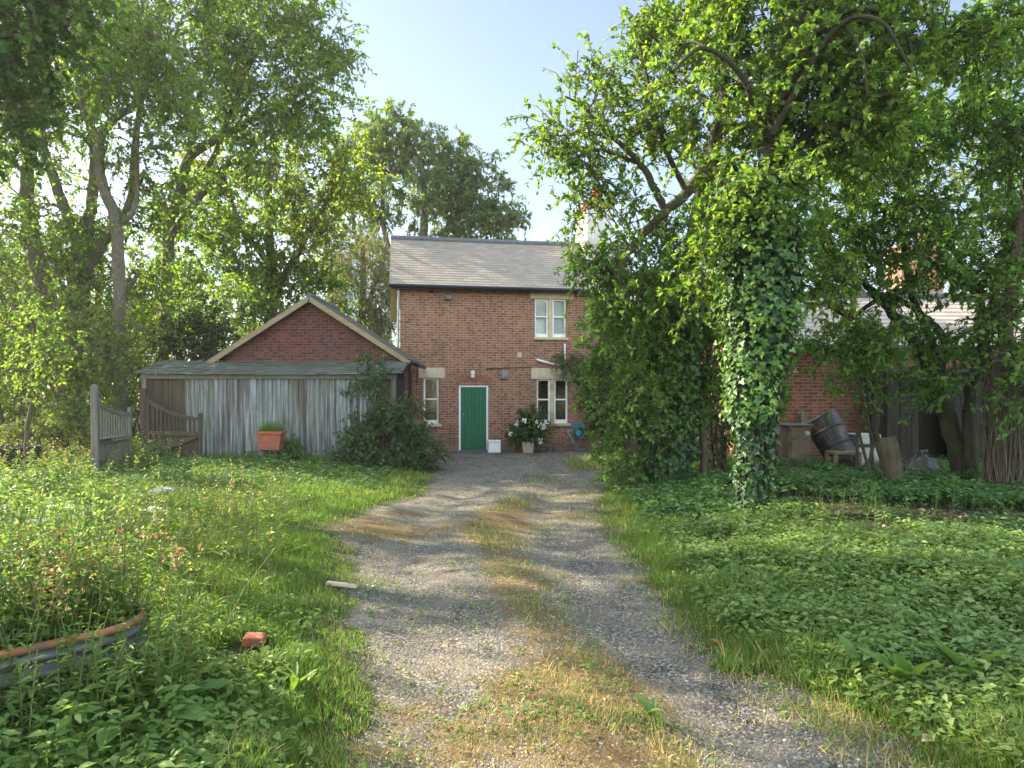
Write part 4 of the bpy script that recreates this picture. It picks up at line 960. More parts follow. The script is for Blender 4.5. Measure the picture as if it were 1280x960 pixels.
# right: the old apple with its drooping bough, ivy on its trunk
def ivy(root, base, path, radii, n, lsize, mat, seed, tmpl=T_IVY, zmin=0):
    rng = np.random.default_rng(seed); pp = smooth_path(path, 8); rr = np.interp(np.linspace(0, 1, len(pp)), np.linspace(0, 1, len(radii)), radii)
    w = rr / rr.sum(); k = rng.choice(len(pp), n, p=w); k2 = np.minimum(k + 1, len(pp) - 1); f = rng.uniform(0, 1, n)[:, None]
    c = pp[k] * (1 - f) + pp[k2] * f; th = rng.uniform(0, 2 * np.pi, n)
    lump = fbm(th * 1.3 + 7, c[:, 2] * 1.6, .55, seed) * .75 + .6
    rad = rr[k] * lump * rng.uniform(.72, 1.06, n)
    o = np.stack([np.cos(th), np.sin(th), np.zeros(n)], 1); pos = c + o * rad[:, None]; pos[:, 2] += rng.normal(size=n) * .06
    pos[:, 2] = np.maximum(pos[:, 2], base[2] + zmin)
    ax = norm(o * .45 + np.array([0, 0, -.85]) + rng.normal(size=(n, 3)) * .42); nr = norm(o + np.array([0, 0, .45]) + rng.normal(size=(n, 3)) * .35)
    L = lsize * rng.uniform(.55, 1.25, n)
    return leaves('ivy', [(pos, ax, nr, L, L * 1.05, tmpl)], mat, root, np.array(base, float))

tA = gbase(940, 8.8)
rA = tree('ivy_clad_tree', 'leafy tree wrapped in ivy from the ground up, nearest the drive on the right', 'tree', tA,
     [PL(8.8, (941, 662, .17), (941, 600, .15), (944, 500, .14), (947, 400, .13), (950, 300, .12), (958, 210, .11), (975, 120, .09), (1000, 30, .06), (1020, -60, .04)),
      PL(8.8, (951, 300, .08), (915, 240, .07), (890, 190, .06, 9.2), (905, 110, .05, 9.4), (900, 20, .03, 9.4)),
      PL(8.8, (958, 215, .07), (1000, 180, .06), (1050, 110, .05), (1110, 60, .035), (1190, 45, .025, 8.4)),
      PL(8.5, (975, 125, .05), (1020, 40, .04), (1080, 10, .03, 8.2), (1130, 40, .02, 8), (1150, 110, .01, 7.9)), PL(8.5, (965, 170, .05), (1020, 70, .035, 8.2), (1060, 25, .03, 8), (1105, 30, .022, 7.8), (1140, 90, .012, 7.7)),
      PL(8.8, (960, 190, .05), (930, 100, .04, 8.5), (880, 60, .03, 8.3), (840, 90, .018, 8.2)),
      PL(8.6, (970, 140, .05), (1005, 60, .04), (1045, 30, .03, 8.2), (1075, 60, .02, 7.9), (1085, 120, .012, 7.8))],
     [B(950, 240, 8.7, 65, 60, 26), B(900, 320, 8.9, 40, 70, 17), B(1000, 120, 8.8, 80, 70, 29), B(900, 110, 9.2, 75, 80, 26), B(960, 20, 9, 90, 60, 28), B(1060, 40, 8.6, 90, 60, 26), B(1040, 170, 8.7, 55, 50, 12),
      B(1010, 330, 8.9, 40, 50, 7), B(1180, 40, 8.4, 90, 50, 18), B(1090, 130, 8.2, 60, 40, 10), B(970, -70, 9, 160, 60, 28)],
     MT['lf_apple'], MT['bark_green'], lsize=0.086, ratio=.58, twigs=9, tlen=.5, per=18, seed=31, tmpl=T_OVAL, group='ivy clad trees')
ivy(rA, tA, [P(942, 660, 8.8), P(941, 600, 8.8), P(943, 500, 8.8), P(946, 420, 8.8), P(948, 350, 8.8), P(952, 290, 8.8)],
    [.15, .21, .32, .42, .46, .36], 9500, .070, MT['lf_ivy'], 32)
ivy(rA, tA, [P(945, 520, 8.6), P(948, 420, 8.6), P(950, 330, 8.7), P(955, 230, 8.7)], [.40, .50, .60, .66], 2600, .075, MT['lf_ivyl'], 33)
rng = np.random.default_rng(134); n = 420; a = rng.uniform(0, 6.28, n); q_ = rng.uniform(.15, .75, n) ** 1.2
gx, gy = tA[0] + np.cos(a) * q_, tA[1] + np.sin(a) * q_
leaves('ivy', [(np.stack([gx, gy, height(gx, gy) + rng.uniform(.02, .12, n)], 1), np.stack([np.cos(a), np.sin(a), rng.normal(size=n) * .3], 1), norm(np.array([0, 0, 1.]) + rng.normal(size=(n, 3)) * .5), rng.uniform(.03, .08, n), rng.uniform(.03, .08, n), T_IVY)], MT['lf_ivy'], rA, np.array(tA))
# climbing stems on the bare lower trunk
rng = np.random.default_rng(34); st = []
for k in range(26):
    th = rng.uniform(0, 6.28); w = rng.normal() * .5
    zz = np.linspace(-.05, 2.2, 8); st.append((np.stack([tA[0] + (.16 - .01 * zz) * np.cos(th + w * zz), tA[1] + (.16 - .01 * zz) * np.sin(th + w * zz), tA[2] + zz], 1), np.linspace(.014, .006, 8), 4))
tubes('ivy_stems', st, MT['vinewood'], rA, np.array(tA))

tB = gbase(836, 12.4)
rB = tree('ivy_clad_tree', 'old tree with a drooping bough by the house roof, trunk buried in ivy', 'tree', tB,
     [PL(12.4, (836, 612, .20), (838, 540, .17), (845, 450, .15), (858, 350, .14), (876, 250, .13, 11.8), (895, 170, .12, 11.4), (905, 90, .09, 11.2), (890, 0, .05, 11)),
      PL(11.2, (896, 165, .095, 11.4), (880, 208, .09), (857, 243, .085, 11), (832, 264, .08, 10.8), (806, 290, .06, 10.6), (785, 318, .045, 10.5), (772, 348, .025, 10.4)),
      PL(10.8, (832, 264, .065), (818, 236, .06, 10.7), (803, 208, .05, 10.6), (778, 182, .04, 10.5), (752, 160, .03, 10.4), (728, 132, .018, 10.3), (706, 120, .010, 10.3)),
      PL(10.7, (800, 205, .035), (748, 187, .025, 10.4), (712, 200, .015, 10.3), (680, 190, .009, 10.2)),
      PL(11, (858, 240, .05), (830, 180, .04, 10.8), (812, 110, .025, 10.7), (800, 60, .012, 10.6)),
      PL(12.4, (840, 500, .07), (815, 440, .05), (805, 370, .03))],
     [B(700, 175, 10.3, 34, 22, 9), B(745, 215, 10.4, 40, 34, 10), B(770, 150, 10.5, 50, 45, 18), B(730, 95, 10.4, 28, 12, 4), B(830, 90, 10.8, 55, 80, 30), B(850, 180, 11, 40, 50, 12), B(760, 262, 10.4, 35, 20, 8), B(850, 10, 11, 60, 60, 24),
      B(790, 370, 11, 52, 60, 40, 1), B(745, 335, 10.8, 34, 18, 8, 1), B(830, 330, 11.5, 50, 60, 30, 1), B(715, 350, 11, 22, 10, 4, 1), B(800, 480, 12, 42, 80, 26, 1), B(855, 450, 12.1, 34, 80, 20, 1), B(790, 560, 12.2, 30, 40, 12, 1), B(893, 440, 11.8, 14, 50, 7, 1), B(765, 430, 12.4, 28, 60, 14, 1)],
     [MT['lf_apple'], MT['lf_elder']], MT['bark_brown'], lsize=0.085, ratio=.5, twigs=7, tlen=.55, per=17, seed=35, tmpl=T_OVAL, group='ivy clad trees')
ivy(rB, tB, [P(836, 608, 12.3), P(832, 560, 12.3), P(830, 500, 12.3), P(838, 430, 12.2), P(850, 350, 12)], [.34, .5, .68, .72, .60], 9000, .080, MT['lf_ivy'], 36)
ivy(rB, tB, [P(826, 540, 11.9), P(828, 470, 11.9), P(840, 400, 11.8)], [.55, .70, .70], 1800, .085, MT['lf_ivyl'], 37)
# thin bare stem beside it
tree('young_tree', 'thin bare stemmed tree just right of the ivy covered apple trunk', 'tree', gbase(878, 12.3), [PL(12.3, (878, 612, .075), (880, 570, .07), (878, 500, .06), (890, 420, .04))], [B(890, 400, 12.2, 30, 40, 10)], MT['lf_elder'], MT['bark_brown'], lsize=.09, twigs=5, tlen=.5, per=12, seed=38)

# the elder group in front of the outbuilding
tC = gbase(1208, 11.9)
tree('elder_tree', 'spreading elder with mossy stems leaning left across the pink slate roof', 'tree', tC,
     [PL(11.9, (1210, 612, .17), (1190, 540, .15), (1170, 480, .14), (1152, 440, .11), (1110, 385, .08), (1075, 350, .05), (1050, 330, .03)),
      PL(11.9, (1175, 490, .10), (1165, 430, .08), (1140, 370, .06), (1130, 310, .04), (1128, 250, .02)),
      PL(11.9, (1170, 480, .09), (1180, 430, .07), (1160, 400, .06), (1110, 370, .045), (1065, 395, .03), (1040, 385, .02)),
      PL(11.7, (1215, 600, .11), (1212, 500, .10), (1230, 420, .08), (1215, 350, .06), (1180, 300, .04), (1150, 260, .025)),
      PL(11.7, (1225, 430, .06), (1250, 340, .05), (1262, 250, .04), (1255, 150, .02))],
     [B(1050, 300, 11.5, 55, 50, 20), B(1120, 250, 11.6, 65, 55, 18), B(1200, 200, 11.5, 80, 80, 27), B(1100, 170, 11.2, 70, 60, 18), B(1240, 320, 11.5, 45, 60, 9), B(1150, 430, 11.3, 80, 18, 7), B(1060, 430, 11.4, 45, 24, 7), B(1260, 420, 11, 40, 40, 9), B(1090, 345, 11.6, 60, 40, 5),
      B(1040, 220, 11.4, 40, 50, 14), B(1290, 200, 11.2, 50, 90, 24), B(1190, 110, 11, 90, 60, 20), B(1215, 470, 11, 60, 22, 8), B(1180, 345, 11.6, 50, 40, 6), B(1150, 290, 11.2, 55, 40, 14), B(1080, 380, 11.5, 60, 40, 8), B(1250, 300, 11.2, 40, 40, 8)],
     MT['lf_elder'], MT['bark_green'], lsize=0.103, ratio=.45, twigs=9, tlen=.55, per=18, seed=41, tmpl=T_OVAL)
tD = gbase(1255, 10.9)
rD = tree('vine_clad_tree', 'thick trunk matted with dry brown vine stems at the right edge', 'tree', tD,
     [PL(10.9, (1256, 640, .17), (1254, 560, .15), (1252, 480, .13), (1258, 400, .10), (1272, 300, .075), (1290, 180, .05))],
     [B(1270, 380, 10.6, 40, 50, 10), B(1290, 120, 10.5, 60, 90, 20), B(1250, 60, 10.3, 70, 50, 18), B(1290, 480, 10.2, 36, 40, 9)],
     MT['lf_elder'], MT['bark_brown'], lsize=.10, ratio=.5, twigs=6, tlen=.55, per=13, seed=42, tmpl=T_OVAL)
rng = np.random.default_rng(43); st = []
for k in range(150):
    th = rng.uniform(0, 6.28); w = rng.normal() * .25; zz = np.linspace(-.1, rng.uniform(1.4, 2.5), 9); rd = rng.uniform(.17, .30) * (1 + .12 * np.sin(zz * 3 + k)) * (.8 + .2 * np.sin(zz * 1.2))
    st.append((np.stack([tD[0] + .0 * zz + rd * np.cos(th + w * zz), tD[1] + rd * np.sin(th + w * zz), tD[2] + zz], 1) + rng.normal(size=(9, 3)) * .02, np.linspace(.013, .006, 9), 4))
tubes('vine_stems', st, MT['vinewood'], rD, np.array(tD))

# flat-topped leaning stump with one living shoot
sb = gbase(1118, 11.5); s0 = np.array(sb); s1 = P(1106, 547, 11.6)
stump = empty('tree_stump', sb, 0, 'leaning flat-topped grey stump with one thin leafy shoot, in front of the plank store', 'stump')
pp = smooth_path([s0 + [0, 0, -.1], s0 * .5 + s1 * .5 + [.02, 0, 0], s1], 5) - s0
MB().tube(pp, np.linspace(.18, .165, len(pp)) * (1 + .05 * np.sin(np.arange(len(pp)))), 12).build('trunk', MT['bark_brown'], stump, smooth=False)
sh = smooth_path([s1 + [-.12, 0, -.05], P(1090, 520, 11.6), P(1084, 495, 11.6), P(1080, 462, 11.6)], 5) - s0
MB().tube(sh, np.linspace(.05, .018, len(sh)), 8).build('shoot', MT['bark_green'], stump, smooth=True)
rng = np.random.default_rng(44); cs = blob_points(rng, P(1078, 470, 11.5), (.42, .35, .6), 20); tw, pos, ax, nr, L = spray(rng, cs, norm(cs - P(1078, 470, 11.5)), 6, .35, 12, .075)
leaves('shoot_leaves', [(pos, ax, nr, L, L * .5, T_OVAL)], MT['lf_elder'], stump, s0)

# ------------------------------------------------------------------ shrubs and hedges
def shrub(name, label, px, py, Y, rx, ry, n, mat, lsize, seed, stems=6, cat='shrub', group=None, ratio=.55, twigs=6, tlen=.5, per=14, tmpl=T_LEAF, blobs=None, bark='bark_brown', droop=.25, up=.15):
    c = P(px, py, Y); g = np.array([c[0], Y, h1(c[0], Y)]); rng = np.random.default_rng(seed + 500)
    limbs = []
    for k in range(stems):
        e = c + rng.normal(size=3) * np.array([rx, .5 * (rx + ry), ry]) * Y / FPX * .35
        limbs.append(([g + rng.normal(size=3) * [.1, .1, 0] - [0, 0, .05], (g + e) / 2 + rng.normal(size=3) * .08, e], [.03 + .006 * tlen, .022, .012]))
    bl = [B(px, py, Y, rx, ry, n)] + [B(*b) for b in (blobs or [])]
    return tree(name, label, cat, g, limbs, bl, mat, MT[bark], lsize, ratio, twigs, tlen, per, group, seed, tmpl, droop, r0=.006, k=.008, up=up)

shrub('shrub', 'dark bushy shrub spilling over the right end of the corrugated shed', 488, 548, 15.2, 52, 46, 70, MT['lf_shrub'], .085, 51, tlen=.38, blobs=[(460, 510, 15.4, 26, 40, 18), (470, 465, 15.6, 13, 26, 8), (520, 570, 14.9, 26, 26, 20), (440, 560, 15.2, 22, 18, 12), (500, 520, 15.3, 40, 24, 16)], group='shrubs by the shed')
G = 'bushes under the left trees'
shrub('bush', 'pale flowering bush in the sun left of the lone gate post', 62, 545, 15.6, 60, 26, 46, MT['lf_hedge'], .08, 52, tlen=.4, group=G)
shrub('bush', 'bright backlit bush right behind the lone gate post', 130, 470, 21, 50, 60, 50, MT['lf_hedge'], .11, 53, tlen=.7, group=G)
shrub('bush', 'dense green bush at the left edge beneath the big trunks', 10, 440, 18, 55, 75, 70, MT['lf_left'], .10, 54, tlen=.65, group=G)
shrub('bush', 'tall yellow green bush seen between the big trunks', 60, 420, 25, 70, 70, 60, MT['lf_hedge'], .13, 55, tlen=.9, group=G)
shrub('bush', 'bright bush seen through the gap left of the corrugated shed', 178, 440, 25, 40, 60, 44, MT['lf_hedge'], .13, 56, tlen=.85, group=G)
shrub('evergreen_shrub', 'very dark evergreen bush above the left end of the shed roof', 248, 425, 21, 42, 34, 60, MT['lf_dark'], .11, 57, tlen=.6)
shrub('bush', 'leafy bush rising behind the middle of the shed roof', 300, 400, 24, 50, 50, 50, MT['lf_left'], .12, 58, tlen=.8, group=G)
shrub('bush', 'sunlit bush filling the gap in front of the leaning trunks', 85, 440, 17.5, 52, 44, 44, MT['lf_hedge'], .10, 151, tlen=.6, group=G)
shrub('bush', 'yellow green bush behind the slender grey tree', 150, 430, 22, 46, 66, 52, MT['lf_hedge'], .12, 152, tlen=.75, group=G)
shrub('bush', 'tall pale bush at the very left edge behind the twiggy sapling', -10, 400, 21, 56, 90, 70, MT['lf_hedge'], .12, 153, tlen=.8, group=G)
shrub('bush', 'low leafy bush between the sapling and the lone gate post', 95, 520, 16.5, 40, 34, 36, MT['lf_left'], .085, 154, tlen=.4, group=G)
for k, (px, Y, lab) in enumerate([(-15, 23, 'low bush at the left edge beyond the black tub'), (45, 24, 'low bush beyond the twiggy sapling'), (110, 25, 'low bush beyond the lone gate post'), (165, 26, 'low bush seen between the two garden gates')]):
    shrub('bush', lab, px, 505, Y, 42, 26, 32, MT['lf_hedge'] if k % 2 else MT['lf_left'], .12, 160 + k, tlen=.7, group=G)
# far hedge line closing the view
G2 = 'far hedge bushes closing the view'
for k, (px, Y, ry, lab) in enumerate([(-60, 34, 80, 'far hedge bush beyond the left edge bushes'), (40, 36, 75, 'far hedge bush glimpsed behind the twin trunks'), (130, 36, 70, 'far hedge bush glimpsed behind the slender grey tree'),
                                      (215, 37, 75, 'far hedge bush behind the dark evergreen bush'), (310, 38, 70, 'far hedge bush behind the yellowing tree'), (400, 40, 65, 'far hedge bush at the foot of the willow'), (470, 42, 60, 'far hedge bush just left of the house wall')]):
    shrub('hedge_bush', lab, px, 522 - ry, Y, 62, ry, 50, MT['lf_hedge'] if k % 2 else MT['lf_left'], .17, 60 + k, tlen=1.2, group=G2, per=16, twigs=6)
for k, (px, Y, lab) in enumerate([(1330, 22, 'hedge bush past the right end of the outbuilding'), (905, 30, 'bush in the gap between the house and the outbuilding'), (830, 34, 'bush behind the right end of the house')]):
    shrub('hedge_bush', lab, px, 440, Y, 60, 70, 46, MT['lf_left'], .15, 70 + k, tlen=1.0, group=G2)

shrub('dark_shrub', 'dark leafy shrub filling the gap between the two ivy clad trunks', 897, 500, 13.6, 24, 78, 46, MT['lf_dark'], .085, 171, tlen=.45)
shrub('elder_shrub', 'low elder growth hanging across the outbuilding wall above the junk', 1085, 430, 12.7, 62, 26, 22, MT['lf_elder'], .09, 172, tlen=.45, tmpl=T_OVAL, ratio=.45)
# sapling at left with a leaf-crowded stem
tree('sapling', 'small twiggy sapling standing in weeds at the far left', 'tree', gbase(34, 13.2), [PL(13.2, (32, 585, .045), (35, 530, .04), (42, 490, .035), (40, 450, .025), (44, 400, .012)), PL(13.2, (41, 485, .02), (60, 450, .015), (75, 420, .008))],
     [B(45, 420, 13, 34, 34, 12), B(30, 470, 13, 30, 26, 9), B(75, 440, 13, 26, 24, 7)], MT['lf_left'], MT['bark_brown'], lsize=.085, twigs=5, tlen=.45, per=12, seed=59)

# creeper on the house front
def HW(u, v, z): return np.array([HX + u * cA - v * sA, HY + u * sA + v * cA, HZ + z])
cb = HW(6.3, -.25, 0)
bl = []
for u, z, ru, rz, n in ((5.5, 2.75, .5, .22, 14), (6.0, 2.3, .55, .5, 40), (6.4, 1.5, .6, .8, 60), (6.6, 2.9, .6, .8, 50), (6.9, .7, .5, .6, 34), (6.9, 3.8, .35, .7, 24), (5.05, 2.78, .25, .10, 5), (5.95, 1.2, .25, .5, 14)):
    bl.append((HW(u, -.25, z), (ru, .22, rz), n))
tree('climbing_plant', 'leafy climber covering the brick wall to the right of the ground floor double window', 'climber', cb,
     [([HW(6.3, -.12, -.05), HW(6.35, -.1, 1.2), HW(6.2, -.1, 2.4), HW(6.6, -.1, 3.4)], [.045, .035, .025, .012]), ([HW(6.3, -.1, .9), HW(6.0, -.1, 2.2), HW(5.4, -.1, 2.75)], [.03, .02, .01])],
     bl, MT['lf_creeper'], MT['bark_brown'], lsize=.10, ratio=.4, twigs=5, tlen=.35, per=12, seed=75, droop=.5)
# ------------------------------------------------------------------ things by the house
def pot(name, label, c, r, h, mat, group=None, square=False):
    e = empty(name, c, 0, label, 'plant pot', group)
    if square: MB().add([[-r, -r, 0], [r, -r, 0], [r, r, 0], [-r, r, 0], [-r * 1.25, -r * 1.25, h], [r * 1.25, -r * 1.25, h], [r * 1.25, r * 1.25, h], [-r * 1.25, r * 1.25, h]], [[3, 2, 1, 0], [0, 1, 5, 4], [1, 2, 6, 5], [2, 3, 7, 6], [3, 0, 4, 7]]).build('pot_body', mat, e, bevel=.01)
    else: MB().lathe([(r * .78, 0), (r, h * .82), (r * 1.1, h * .83), (r * 1.1, h), (r * .98, h), (r * .95, h * .85)], (0, 0, 0), 18).build('pot_body', mat, e)
    MB().lathe([(r * .93, h * .84), (r * .5, h * .9), (.01, h * .92)], (0, 0, 0), 14, cap=False).build('soil', MT['soil'], e); return e
def hp(px, py, v): u, z = HP(px, py, v); return HW(u, v, z)
g_h = -.08
def at_h(px, v): p = hp(px, 565, v); p[2] = h1(p[0], p[1]); return p
stonepot = simple('pale_stone_pot', (.42, .37, .28), .85, .2, 8)
c = at_h(660, -.62); pot('stone_pot', 'square pale stone pot holding the white flowered bush below the window', c, .15, .34, stonepot, square=True)
rng = np.random.default_rng(80)
t = tree('flowering_bush', 'round white flowered bush in a pale pot between the door and the window', 'shrub', (c[0], c[1], c[2] + .3),
     [([c + [0, 0, .25], c + [-.1, 0, .6], c + [-.25, 0, .95]], [.02, .014, .007]), ([c + [0, 0, .25], c + [.12, .05, .7], c + [.3, 0, 1.1]], [.02, .014, .007])],
     [(c + [0, 0, .72], (.58, .38, .40), 60), (c + [.1, .1, 1.2], (.36, .25, .26), 16)], MT['lf_creeper'], MT['bark_green'], lsize=.10, ratio=.45, twigs=5, tlen=.26, per=11, seed=81, r0=.004, k=.006)
fp = []
for x, y, z in ((-.55, -.25, .60), (.25, -.3, .92), (.40, -.3, .86), (.47, -.28, .78), (.52, -.25, .95), (-.1, -.38, .98), (.35, -.38, .35), (-.35, -.35, .9)):
    k = 22; fp.append(c + np.array([x, y, z]) + rng.normal(size=(k, 3)) * .04)
fp = np.concatenate(fp); leaves('blossom', [(fp, rnd_dir(rng, len(fp)), norm(rng.normal(size=(len(fp), 3)) + [0, -.6, .6]), np.full(len(fp), .055), np.full(len(fp), .05), T_LEAF)], MT['petal'], t, np.array([c[0], c[1], c[2] + .3]))
c = at_h(617.5, -.30); bx = empty('white_bin', c, HA, 'small white lidded box on the ground right of the green door', 'box')
MB().b2(-.19, .19, -.16, .16, .0, .33).build('bin_body', MT['white'], bx, bevel=.012); MB().b2(-.20, .20, -.17, .17, .331, .375).b2(-.05, .05, -.185, -.17, .33, .36).build('lid', MT['white'], bx, bevel=.012)
c = at_h(745, -.55); pot('terracotta_pot', 'pale worn clay pot on the ground right of the hose reel', c, .16, .33, simple('worn_clay', (.30, .22, .15), .85, .25, 8), 'pots along the house wall')
c = at_h(766, -.6); pot('black_pot', 'wide black plastic pot at the foot of the wall climber', c, .27, .34, MT['black'], 'pots along the house wall')
c = at_h(687, -.35); pot('low_pot', 'low dark pot below the ground floor window sill', c, .13, .16, MT['lead'], 'pots along the house wall')
# hose reel: blue head, coiled hose, pale leg on a stand
c = at_h(722, -.35); hr = empty('hose_reel', c, HA, 'blue topped garden hose reel with coiled green hose against the wall', 'hose reel')
mb = MB()
for k in range(5): mb.tube([[.22 * math.cos(a) * (1 - .04 * k), -.02 + .035 * (k - 2), .58 + .20 * math.sin(a) * (1 - .04 * k)] for a in np.linspace(0, 6.28, 25)], .018, 6, cap=False)
mb.tube(smooth_path([[-.18, -.05, .5], [-.12, -.12, .25], [.05, -.2, .04], [.35, -.2, .03], [.2, -.35, .03], [-.15, -.3, .03]], 6), .014, 6).build('hose', MT['hose'], hr, smooth=True)
mb = MB(); mb.b2(-.19, .19, -.10, .08, .74, .80)
for k in range(6): mb.b2(-.17 + k * .062, -.135 + k * .062, -.105, .08, .80, .87)
mb.lathe([(.09, -.1), (.09, .1)], (0, 0, .58), 16, M3=[[1, 0, 0], [0, 0, -1], [0, 1, 0]]).build('reel_head', MT['bluep'], hr, bevel=.006)
MB().beam((-.36, -.08, .66), (-.02, -.10, .06), .05, .06).beam((-.40, -.08, .66), (-.18, -.09, .67), .05, .04).b2(-.1, .22, -.16, .06, 0, .06).build('stand', MT['galv'], hr, bevel=.006)

# ------------------------------------------------------------------ terracotta trough on its stand in front of the shed
tx, ty = P(339, 556, 15.7)[0], 15.7; tz = h1(tx, ty)
stand = empty('trough_stand', (tx, ty, tz), 0, 'rough brown timber legs holding up the terracotta trough', 'stand')
for sx_ in (-.12, .12): MB().b2(sx_ - .03, sx_ + .03, -.08, .08, -.05, .235).build('leg', MT['brownwood'], stand, bevel=.004)
MB().b2(-.22, .22, -.12, .12, .236, .262).build('shelf', MT['brownwood'], stand, bevel=.004)
tr = empty('terracotta_trough', (tx, ty, tz + .263), 0, 'tapered terracotta plastic trough raised in front of the corrugated shed', 'planter')
def ring(w0, d0, z0, w1, d1, z1, w2, d2, zi):
    o = [[-w0, -d0, z0], [w0, -d0, z0], [w0, d0, z0], [-w0, d0, z0]]; t_ = [[-w1, -d1, z1], [w1, -d1, z1], [w1, d1, z1], [-w1, d1, z1]]; i = [[-w2, -d2, z1], [w2, -d2, z1], [w2, d2, z1], [-w2, d2, z1]]; j = [[-w2 * .97, -d2 * .97, zi], [w2 * .97, -d2 * .97, zi], [w2 * .97, d2 * .97, zi], [-w2 * .97, d2 * .97, zi]]
    F = [[3, 2, 1, 0]]
    for a in (0, 4, 8): F += [[a + k, a + (k + 1) % 4, a + 4 + (k + 1) % 4, a + 4 + k] for k in range(4)]
    return o + t_ + i + j, F + [[12, 13, 14, 15]]
V, F = ring(.225, .14, 0, .275, .175, .39, .25, .15, .34); MB().add(V, F).build('trough_body', MT['terracotta'], tr, bevel=.008)
MB().b2(-.305, .305, -.20, -.177, .36, .43).b2(-.305, .305, .177, .20, .36, .43).b2(-.305, -.277, -.177, .177, .36, .43).b2(.277, .305, -.177, .177, .36, .43).build('rim', MT['terracotta'], tr, bevel=.006)
MB().b2(-.24, .24, -.14, .14, .35, .375).build('soil', MT['soil'], tr)
rng = np.random.default_rng(82); n = 700
pos = np.stack([rng.uniform(-.24, .24, n), rng.uniform(-.13, .13, n), np.full(n, .37)], 1) + np.array([tx, ty, tz + .263]); d = norm(np.array([0, 0, 1.]) + rng.normal(size=(n, 3)) * .35)
tag(leaves('herb_tuft', [(pos, d, norm(rng.normal(size=(n, 3))), rng.uniform(.12, .36, n), np.full(n, .008), T_BLADE2)], MT['weed']), 'feathery green herb growing in the terracotta trough', 'plant')
shrub('ivy_bush', 'small dark leafy bush behind the right side of the terracotta trough', 362, 562, 15.95, 14, 16, 16, MT['lf_ivyl'], .075, 83, tlen=.2, stems=3)

# ------------------------------------------------------------------ galvanised raised bed at the front left
bc = np.array([-1.98, 3.62]); d1 = np.array([.707, .707]); d2 = np.array([-.707, .707])
BL, BW, BH, rad = 2.1, 1.25, .41, .32
def rrect(off=0.):
    pts = []; L_, W_, r_ = BL / 2 + off, BW / 2 + off, rad + off
    for cx, cy, a0 in ((L_ - r_, W_ - r_, 0), (-L_ + r_, W_ - r_, 90), (-L_ + r_, -W_ + r_, 180), (L_ - r_, -W_ + r_, 270)):
        for a in np.linspace(a0, a0 + 90, 9): pts.append((cx + r_ * math.cos(math.radians(a)), cy + r_ * math.sin(math.radians(a))))
    return np.array(pts)
bcen = bc - d1 * (BL / 2 - .08) + d2 * (BW / 2 - .1)
bz = h1(*bcen) - .02; bz = min(bz, .06)
bed = empty('raised_bed', (bcen[0], bcen[1], bz), math.radians(45), 'corrugated galvanised raised bed with a rusty rim at the front left', 'planter')
zs = np.linspace(0, BH, 34); rings = [np.c_[rrect(.018 * math.sin(z / .085 * 2 * math.pi)), np.full(36, z)] for z in zs]
V = np.concatenate(rings); F = [[r * 36 + k, r * 36 + (k + 1) % 36, (r + 1) * 36 + (k + 1) % 36, (r + 1) * 36 + k] for r in range(33) for k in range(36)]
MB().add(V, F).build('metal_side', MT['galv'], bed, smooth=True)
rr = np.c_[rrect(.0), np.full(36, BH + .005)]; rr = np.concatenate([rr, rr[:2]])
MB().tube(rr, .021, 8, cap=False).build('rim', MT['rust'], bed, smooth=True)
MB().add(np.c_[rrect(-.02), np.full(36, BH - .06)], [list(range(36))]).build('soil', MT['soil'], bed)
def bed_pts(rng, n, inset=.1):
    a = rng.uniform(-BL / 2 + inset, BL / 2 - inset, n); b = rng.uniform(-BW / 2 + inset, BW / 2 - inset, n)
    return np.stack([bcen[0] + a * d1[0] + b * d2[0], bcen[1] + a * d1[1] + b * d2[1], np.full(n, bz + BH - .06)], 1)

def stalks(rng, base, h, lean, leafm, batches, nl, ls, ratio=.3, top=None, tsize=.03, tn=8):
    """stems with leaves up them; returns tubes, leaf batch and head batch"""
    n = len(base); d = norm(np.array([0, 0, 1.]) + rng.normal(size=(n, 3)) * lean); tb = []
    for i in range(n): tb.append((np.stack([base[i], base[i] + d[i] * h[i] * .5, base[i] + d[i] * h[i] + np.array([d[i][0], d[i][1], -.05]) * h[i] * .25]), np.array([.0045, .0035, .002]), 4))
    T = np.repeat(np.arange(n), nl); m = len(T); t_ = rng.uniform(.08, .95, m)
    pos = base[T] + d[T] * (h[T] * t_)[:, None]; ang = rng.uniform(0, 6.28, m)
    ax = norm(np.stack([np.cos(ang), np.sin(ang), rng.uniform(-.2, .9, m)], 1)); L = ls * rng.uniform(.5, 1.2, m) * (1.15 - .6 * t_)
    lf = (pos, ax, norm(np.array([0, 0, 1.]) + rng.normal(size=(m, 3)) * .3), L, L * ratio, T_OVAL)
    hd = None
    if top is not None:
        T = np.repeat(np.arange(n), tn); m = len(T)
        hp_ = base[T] + d[T] * h[T][:, None] + rng.normal(size=(m, 3)) * np.array(top)
        hd = (hp_, rnd_dir(rng, m), norm(rng.normal(size=(m, 3)) + np.array([0, 0, .8])), np.full(m, tsize), np.full(m, tsize * .8), T_LEAF)
    return tb, lf, hd
rng = np.random.default_rng(85)
b1 = bed_pts(rng, 620, .03); tb1, lf1, hd1 = stalks(rng, b1, rng.uniform(.2, .75, 620), .2, None, None, 18, .085, .28, (.02, .02, .05), .02, 9)
o = tubes('wildflower_stems', tb1, MT['stem']); o.name = 'wildflowers'; tag(o, 'tangle of tall wildflower stalks growing in the galvanised raised bed', 'wildflowers', kind='stuff')
leaves('foliage', [lf1], MT['weed'], o); leaves('seed_heads', [hd1], MT['weed'], o)
b2_ = bed_pts(rng, 130, .04); sel = (b2_ - np.r_[bcen, 0]) @ np.r_[d1, 0] > .40; b2_ = b2_[sel]
